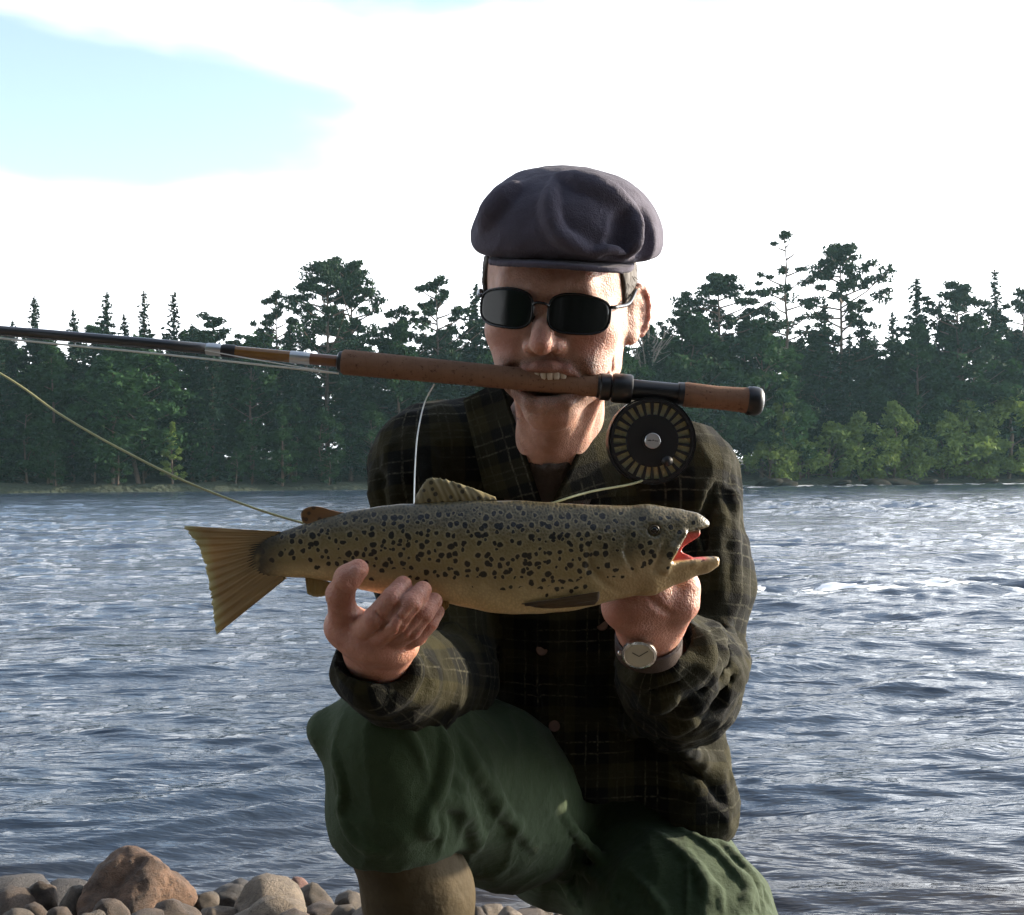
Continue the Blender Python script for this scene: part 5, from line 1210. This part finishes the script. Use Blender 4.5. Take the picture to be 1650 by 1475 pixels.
def ball(c, r, seg=20, ring=12):
    v, f = [], []
    for i in range(ring + 1):
        for j in range(seg): a, b = math.pi * i / ring, 2 * math.pi * j / seg; v.append(c + r * V(math.sin(a) * math.cos(b), math.sin(a) * math.sin(b), math.cos(a)))
    for i in range(ring):
        for j in range(seg): f.append((i * seg + j, (i + 1) * seg + j, (i + 1) * seg + (j + 1) % seg, i * seg + (j + 1) % seg))
    return mesh('eye', v, f)
eyem = NT('trout eye').set(col=(0.010, 0.008, 0.006), rough=0.08, spec=0.6).mat
for s in (-1, 1):
    e = tsub(sub('eye', ball(FP(1050, 852, s * 0.0190), 0.0040), eyem, trout))
    v, f = tube([FP(1050 + 6.6 * math.cos(a), 852 + 6.6 * math.sin(a), s * 0.0214) for a in np.linspace(0, 2 * math.pi, 25)], 0.0008, 6, False); r_ = sub('iris_ring', mesh('iris_ring', v, f), simple('gold iris', (0.05, 0.035, 0.015), 0.4), e)

# ================================================================== rod, reel and lines
ppm = F_PX / RD
rod = empty('fishing_rod', RP(1040)); tag(rod, 'double-handed fly rod with cork grips gripped between the teeth', 'fishing rod')
def rsub(name, me, mat, par=None):
    o = link(name, me, mat); o.parent = par or rod
    o.matrix_parent_inverse = Matrix.Translation(-rod.location) if par is None else Matrix.Identity(4); return o
def seg(name, x0, x1, prof_, mat, n=28):
    a, b = RP(x0), RP(x1); L = np.linalg.norm(b - a); v, f = lathe(a, b, [(t_ * L, r) for t_, r in prof_], n); return rsub(name, sharp(mesh(name, v, f), 40), mat)
t = NT('cork'); o = t.obj(); mp_ = t.n.new('ShaderNodeMapping'); mp_.inputs['Rotation'].default_value = (0, 0.095, 0); t.l.new(o, mp_.inputs[0])
sx = t.n.new('ShaderNodeSeparateXYZ'); t.l.new(mp_.outputs[0], sx.inputs[0]); ringc = t.m('ABSOLUTE', t.m('SUBTRACT', t.m('FRACT', t.m('DIVIDE', sx.outputs[0], 0.0125)), 0.5))
wn1 = t.n.new('ShaderNodeTexWhiteNoise'); wn1.noise_dimensions = '1D'; t.l.new(t.m('FLOOR', t.m('DIVIDE', sx.outputs[0], 0.0125)), wn1.inputs['W'])
pit = t.step(t.noise(o, 230, 4, 0.7, stretch=(1, 1, 1)), 0.56, 0.68)
c = t.mix(t.noise(o, 70, 5, 0.65), (0.165, 0.086, 0.052), (0.250, 0.145, 0.092)); c = t.mix(t.m('MULTIPLY', wn1.outputs[0], 0.35), c, (0.18, 0.098, 0.06)); c = t.mix(t.m('MULTIPLY', pit, 0.75), c, (0.060, 0.028, 0.017)); c = t.mix(t.m('MULTIPLY', t.step(ringc, 0.46, 0.495), 0.2), c, (0.07, 0.035, 0.02))
t.set(col=c, rough=0.75, spec=0.2); t.bump(t.m('SUBTRACT', t.noise(o, 400, 3), pit), 0.4, 0.0012); CORK = t.mat
BLK = NT('black anodised').set(col=(0.010, 0.010, 0.011), rough=0.38, spec=0.5).mat
GRAPH = simple('graphite blank', (0.030, 0.032, 0.036), 0.22, 0.2, 30, 0.0, coat=0.6)
AMBER = simple('amber lacquer', (0.22, 0.105, 0.022), 0.22, 0.25, 60, 0.0, coat=0.6); SILV = NT('silver wrap').set(col=(0.55, 0.56, 0.56), rough=0.3, metal=0.8).mat; BROWN = simple('brown wrap', (0.17, 0.065, 0.020), 0.3, 0.2, 60, 0.0, coat=0.5)
R = 0.0125
seg('cork_grip', 551, 963, [(0, R * 0.90), (0.008, R * 1.04), (0.03, R * 1.05), (0.25, R * 1.00), (0.5, R * 0.96), (0.75, R * 0.93), (0.96, R * 0.92), (1.0, R * 0.90)], CORK, 36)
seg('winding_check', 543, 552, [(0, 0.0070), (0.3, R * 0.82), (1.0, R * 0.92)], BLK)
seg('reel_seat', 962, 1101, [(0, R * 0.98), (0.05, R * 0.98), (0.055, R * 0.86), (0.93, R * 0.86), (0.935, R * 0.98), (1.0, R * 0.98)], BLK)
seg('locking_ring', 986, 1018, [(0, R * 1.12), (0.1, R * 1.22), (0.9, R * 1.22), (1, R * 1.12)], BLK)
seg('locking_ring', 966, 984, [(0, R * 1.02), (0.1, R * 1.12), (0.9, R * 1.12), (1, R * 1.02)], BLK)
seg('rear_cork_grip', 1101, 1204, [(0, R * 0.98), (0.04, R * 1.03), (0.5, R * 0.96), (0.9, R * 1.02), (1.0, R * 1.08)], CORK, 36)
seg('butt_cap', 1203, 1229, [(0, R * 1.08), (0.1, R * 1.18), (0.62, R * 1.20), (0.88, R * 1.05), (1.0, R * 0.75)], BLK, 36)
seg('blank', 500, 546, [(0, 0.0060), (1, 0.0062)], BROWN); seg('thread_wrap', 468, 500, [(0, 0.0061), (0.05, 0.0065), (0.95, 0.0065), (1, 0.0062)], SILV)
seg('blank', 380, 468, [(0, 0.0060), (1, 0.0061)], AMBER); seg('thread_wrap', 357, 380, [(0, 0.0060), (0.1, 0.0068), (0.9, 0.0068), (1, 0.0062)], BLK); seg('thread_wrap', 333, 357, [(0, 0.0058), (0.1, 0.0064), (0.9, 0.0064), (1, 0.0060)], SILV)
a, b = RP(334), RP(-2300); pts = [a + (b - a) * q + V(0, 0, -0.10 * q * q) for q in np.linspace(0, 1, 40)]; v, f = tube(pts, np.linspace(0.0058, 0.0022, 40), 14); rsub('blank', mesh('blank', v, f), GRAPH)
for px in (-70, -800, -1500):                            # line guides
    c0 = RP(px) + V(0, 0, -0.010 - 0.10 * ((px - 334) / -2634.0) ** 2 * 1.0); v, f = tube([c0 + V(0, 0.007 * math.cos(a), 0.007 * math.sin(a) - 0.004) for a in np.linspace(0, 6.283, 21)], 0.0008, 6, False); rsub('line_guide', mesh('line_guide', v, f), SILV)
# reel
rc = P(1048, 711, RD); ry = _f; rx = _r; rz = _u; ROUT = 70 / ppm
def RL(x, y, off): return rc + rx * x + rz * y + ry * off
def ringm(name, r0, r1, o0, o1, n=64):
    v, f = [], []
    for i in range(n):
        a = i / n * 2 * math.pi
        for r_, o_ in ((r0, o0), (r1, o0), (r1, o1), (r0, o1)): v.append(RL(r_ * math.cos(a), r_ * math.sin(a), o_))
        for j in range(4): f.append((i * 4 + j, i * 4 + (j + 1) % 4, ((i + 1) % n) * 4 + (j + 1) % 4, ((i + 1) % n) * 4 + j))
    return sharp(mesh(name, v, f))
def dsk(name, r, o0, o1, n=48, bev=0.0006):
    v, f = lathe(RL(0, 0, o0), RL(0, 0, o1), [(0, r - bev), (bev, r), (abs(o1 - o0) - bev, r), (abs(o1 - o0), r - bev)], n); return sharp(mesh(name, v, f))
reel = rsub('reel', ringm('reel', ROUT * 0.965, ROUT, -0.016, 0.016), NT('reel frame black').set(col=(0.018, 0.019, 0.020), rough=0.30, metal=0.7).mat); reel['label'] = 'black large-arbor fly reel with ported spool'
SPB = NT('spool black').set(col=(0.014, 0.014, 0.015), rough=0.42, metal=0.3).mat
rsub('spool_disc', dsk('spool_disc', ROUT * 0.60, -0.0165, -0.0135), SPB, reel); rsub('spool_rim', ringm('spool_rim', ROUT * 0.885, ROUT * 0.955, -0.0175, -0.0125), SPB, reel)
NSP = 26
for i in range(NSP):
    a = (i + 0.5) / NSP * 2 * math.pi; v = []
    for r_, w_ in ((ROUT * 0.58, 0.0010), (ROUT * 0.90, 0.0019)):
        for o_ in (-0.0168, -0.0130):
            for s in (-1, 1): v.append(RL(r_ * math.cos(a) - s * w_ * math.sin(a), r_ * math.sin(a) + s * w_ * math.cos(a), o_))
    rsub('spoke', mesh('spoke', v, [(0, 1, 5, 4), (2, 6, 7, 3), (0, 4, 6, 2), (1, 3, 7, 5), (4, 5, 7, 6), (0, 2, 3, 1)], False), SPB, reel)
t = NT('wound fly line'); o = t.obj(); t.set(col=t.mix(t.noise(o, 500, 2), (0.42, 0.40, 0.24), (0.72, 0.69, 0.45)), rough=0.5); t.bump(t.noise(o, 700, 1), 0.8, 0.002)
rsub('wound_line', ringm('wound_line', ROUT * 0.40, ROUT * 0.87, -0.0125, 0.010), t.mat, reel); rsub('back_plate', dsk('back_plate', ROUT * 0.95, 0.0105, 0.0150), SPB, reel)
cap_ = rsub('hub_cap', dsk('hub_cap', 12.5 / ppm, -0.0205, -0.0160), NT('brushed steel').set(col=(0.50, 0.51, 0.52), rough=0.38, metal=0.85).mat, reel); rsub('hub_ring', ringm('hub_ring', 12.5 / ppm, 15.5 / ppm, -0.0180, -0.0155), SPB, reel)
mv, mf = [], []                                          # small dark leaping mark on the hub
for poly in ([(-9, 0.2), (-7, 1.6), (-4.6, 1.8), (-2.4, 0.9), (-1.0, 1.2), (-2.6, -0.4), (-5.5, -0.2)], [(-1.0, 1.2), (0.8, 2.0), (3.0, 0.8), (1.2, 0.2), (-0.4, -0.5)], [(2.0, 0.2), (4.6, 0.6), (7.4, -0.1), (8.8, 0.9), (8.6, -1.1), (5.0, -0.9), (3.0, -0.7)]):
    k = len(mv); mv += [RL(x / ppm, y / ppm, -0.02062) for x, y in poly]; mf.append(tuple(range(k, k + len(poly))))
rsub('emblem', mesh('emblem', mv, mf, False), BLK, reel)
v, f = tube([RL(ROUT * 0.30, -ROUT * 0.46, -0.016), RL(ROUT * 0.30, -ROUT * 0.46, -0.034)], [0.0042, 0.0052], 14); rsub('handle', mesh('handle', v, f), SPB, reel)
v, f = [], []
for x0, x1, y0, y1 in ((-0.020, 0.020, ROUT * 0.93, ROUT + 0.012), (-0.036, 0.040, ROUT + 0.006, ROUT + 0.0115)):
    k = len(v)
    for o_ in (-0.006, 0.006):
        for x, y in ((x0, y0), (x1, y0), (x1 * (0.6 if y1 > ROUT + .0118 else 1), y1 - 0.0955 * 0), (x0 * (0.6 if y1 > ROUT + .0118 else 1), y1)): v.append(RL(x, y - 0.0955 * x, o_))
    f += [tuple(k + i for i in q) for q in ((0, 3, 2, 1), (4, 5, 6, 7), (0, 1, 5, 4), (1, 2, 6, 5), (2, 3, 7, 6), (3, 0, 4, 7))]
rsub('reel_foot', mesh('reel_foot', v, f, False), BLK, reel)
# lines
LINE = simple('olive fly line', (0.30, 0.30, 0.15), 0.45, 0.1, 50); PALEL = simple('pale leader', (0.72, 0.74, 0.70), 0.35, 0.1, 50)
pts = spline([P(-420, 395, 1.22), P(-200, 498, 1.20), P(0, 602, 1.18), P(100, 670, 1.165), P(200, 727, 1.15), P(320, 785, 1.135), P(470, 838, 1.125), P(620, 868, 1.125), P(760, 858, 1.13), P(888, 812, 1.135), P(950, 793, 1.16), P(1022, 779, 1.190), P(1060, 762, 1.205)], 140)
v, f = tube(pts, 0.00115, 8); tag(link('fly_line', mesh('fly_line', v, f), LINE), 'yellow-green fly line sagging behind the trout up to the reel', 'fishing line')
pts = spline([P(-300, 508, RD), P(0, 545, RD - .003), P(270, 572, RD - .003), P(546, 602, RD - .004)], 60); v, f = tube(pts, 0.0011, 8)
tag(link('leader_line', mesh('leader_line', v, f), PALEL), 'pale leader line running below the rod to the grip', 'fishing line')
pts = spline([P(330, 565, RD - .006), P(430, 583, RD - .006), P(546, 602, RD - .006)], 30); v, f = tube(pts, 0.0006, 8)
tag(link('leader_line', mesh('leader_line', v, f), PALEL), 'short thin leader end converging with the long pale leader at the grip', 'fishing line')
pts = spline([P(700, 619, RD + .008), P(684, 650, RD + .004), P(673, 700, 1.165), P(669, 750, 1.14), P(667, 815, FD + 0.022)], 40); v, f = tube(pts, 0.0007, 8)
tag(link('tippet_line', mesh('tippet_line', v, f), PALEL), 'thin pale line hanging from the cork grip to the dorsal fin', 'fishing line')

# ------------------------------------------------------------------ the air over the river
def haze():
    lo, hi = (-190, -20, -1.4), (230, 640, 22.5)
    v = [(x, y, z) for z in (lo[2], hi[2]) for y in (lo[1], hi[1]) for x in (lo[0], hi[0])]
    f = [(0, 2, 3, 1), (4, 5, 7, 6), (0, 1, 5, 4), (2, 6, 7, 3), (0, 4, 6, 2), (1, 3, 7, 5)]
    m = bpy.data.materials.new('haze'); m.use_nodes = True; n = m.node_tree.nodes; n.clear()
    o = n.new('ShaderNodeOutputMaterial'); p = n.new('ShaderNodeVolumePrincipled')
    p.inputs['Color'].default_value = (0.55, 0.85, 0.95, 1); p.inputs['Density'].default_value = 0.00024; p.inputs['Anisotropy'].default_value = 0.0
    m.node_tree.links.new(p.outputs[0], o.inputs['Volume'])
    h = link('haze', mesh('haze', v, f, False), m); h['kind'] = 'stuff'; h['label'] = 'thin pale bluish haze lying over the river and wood'
haze()
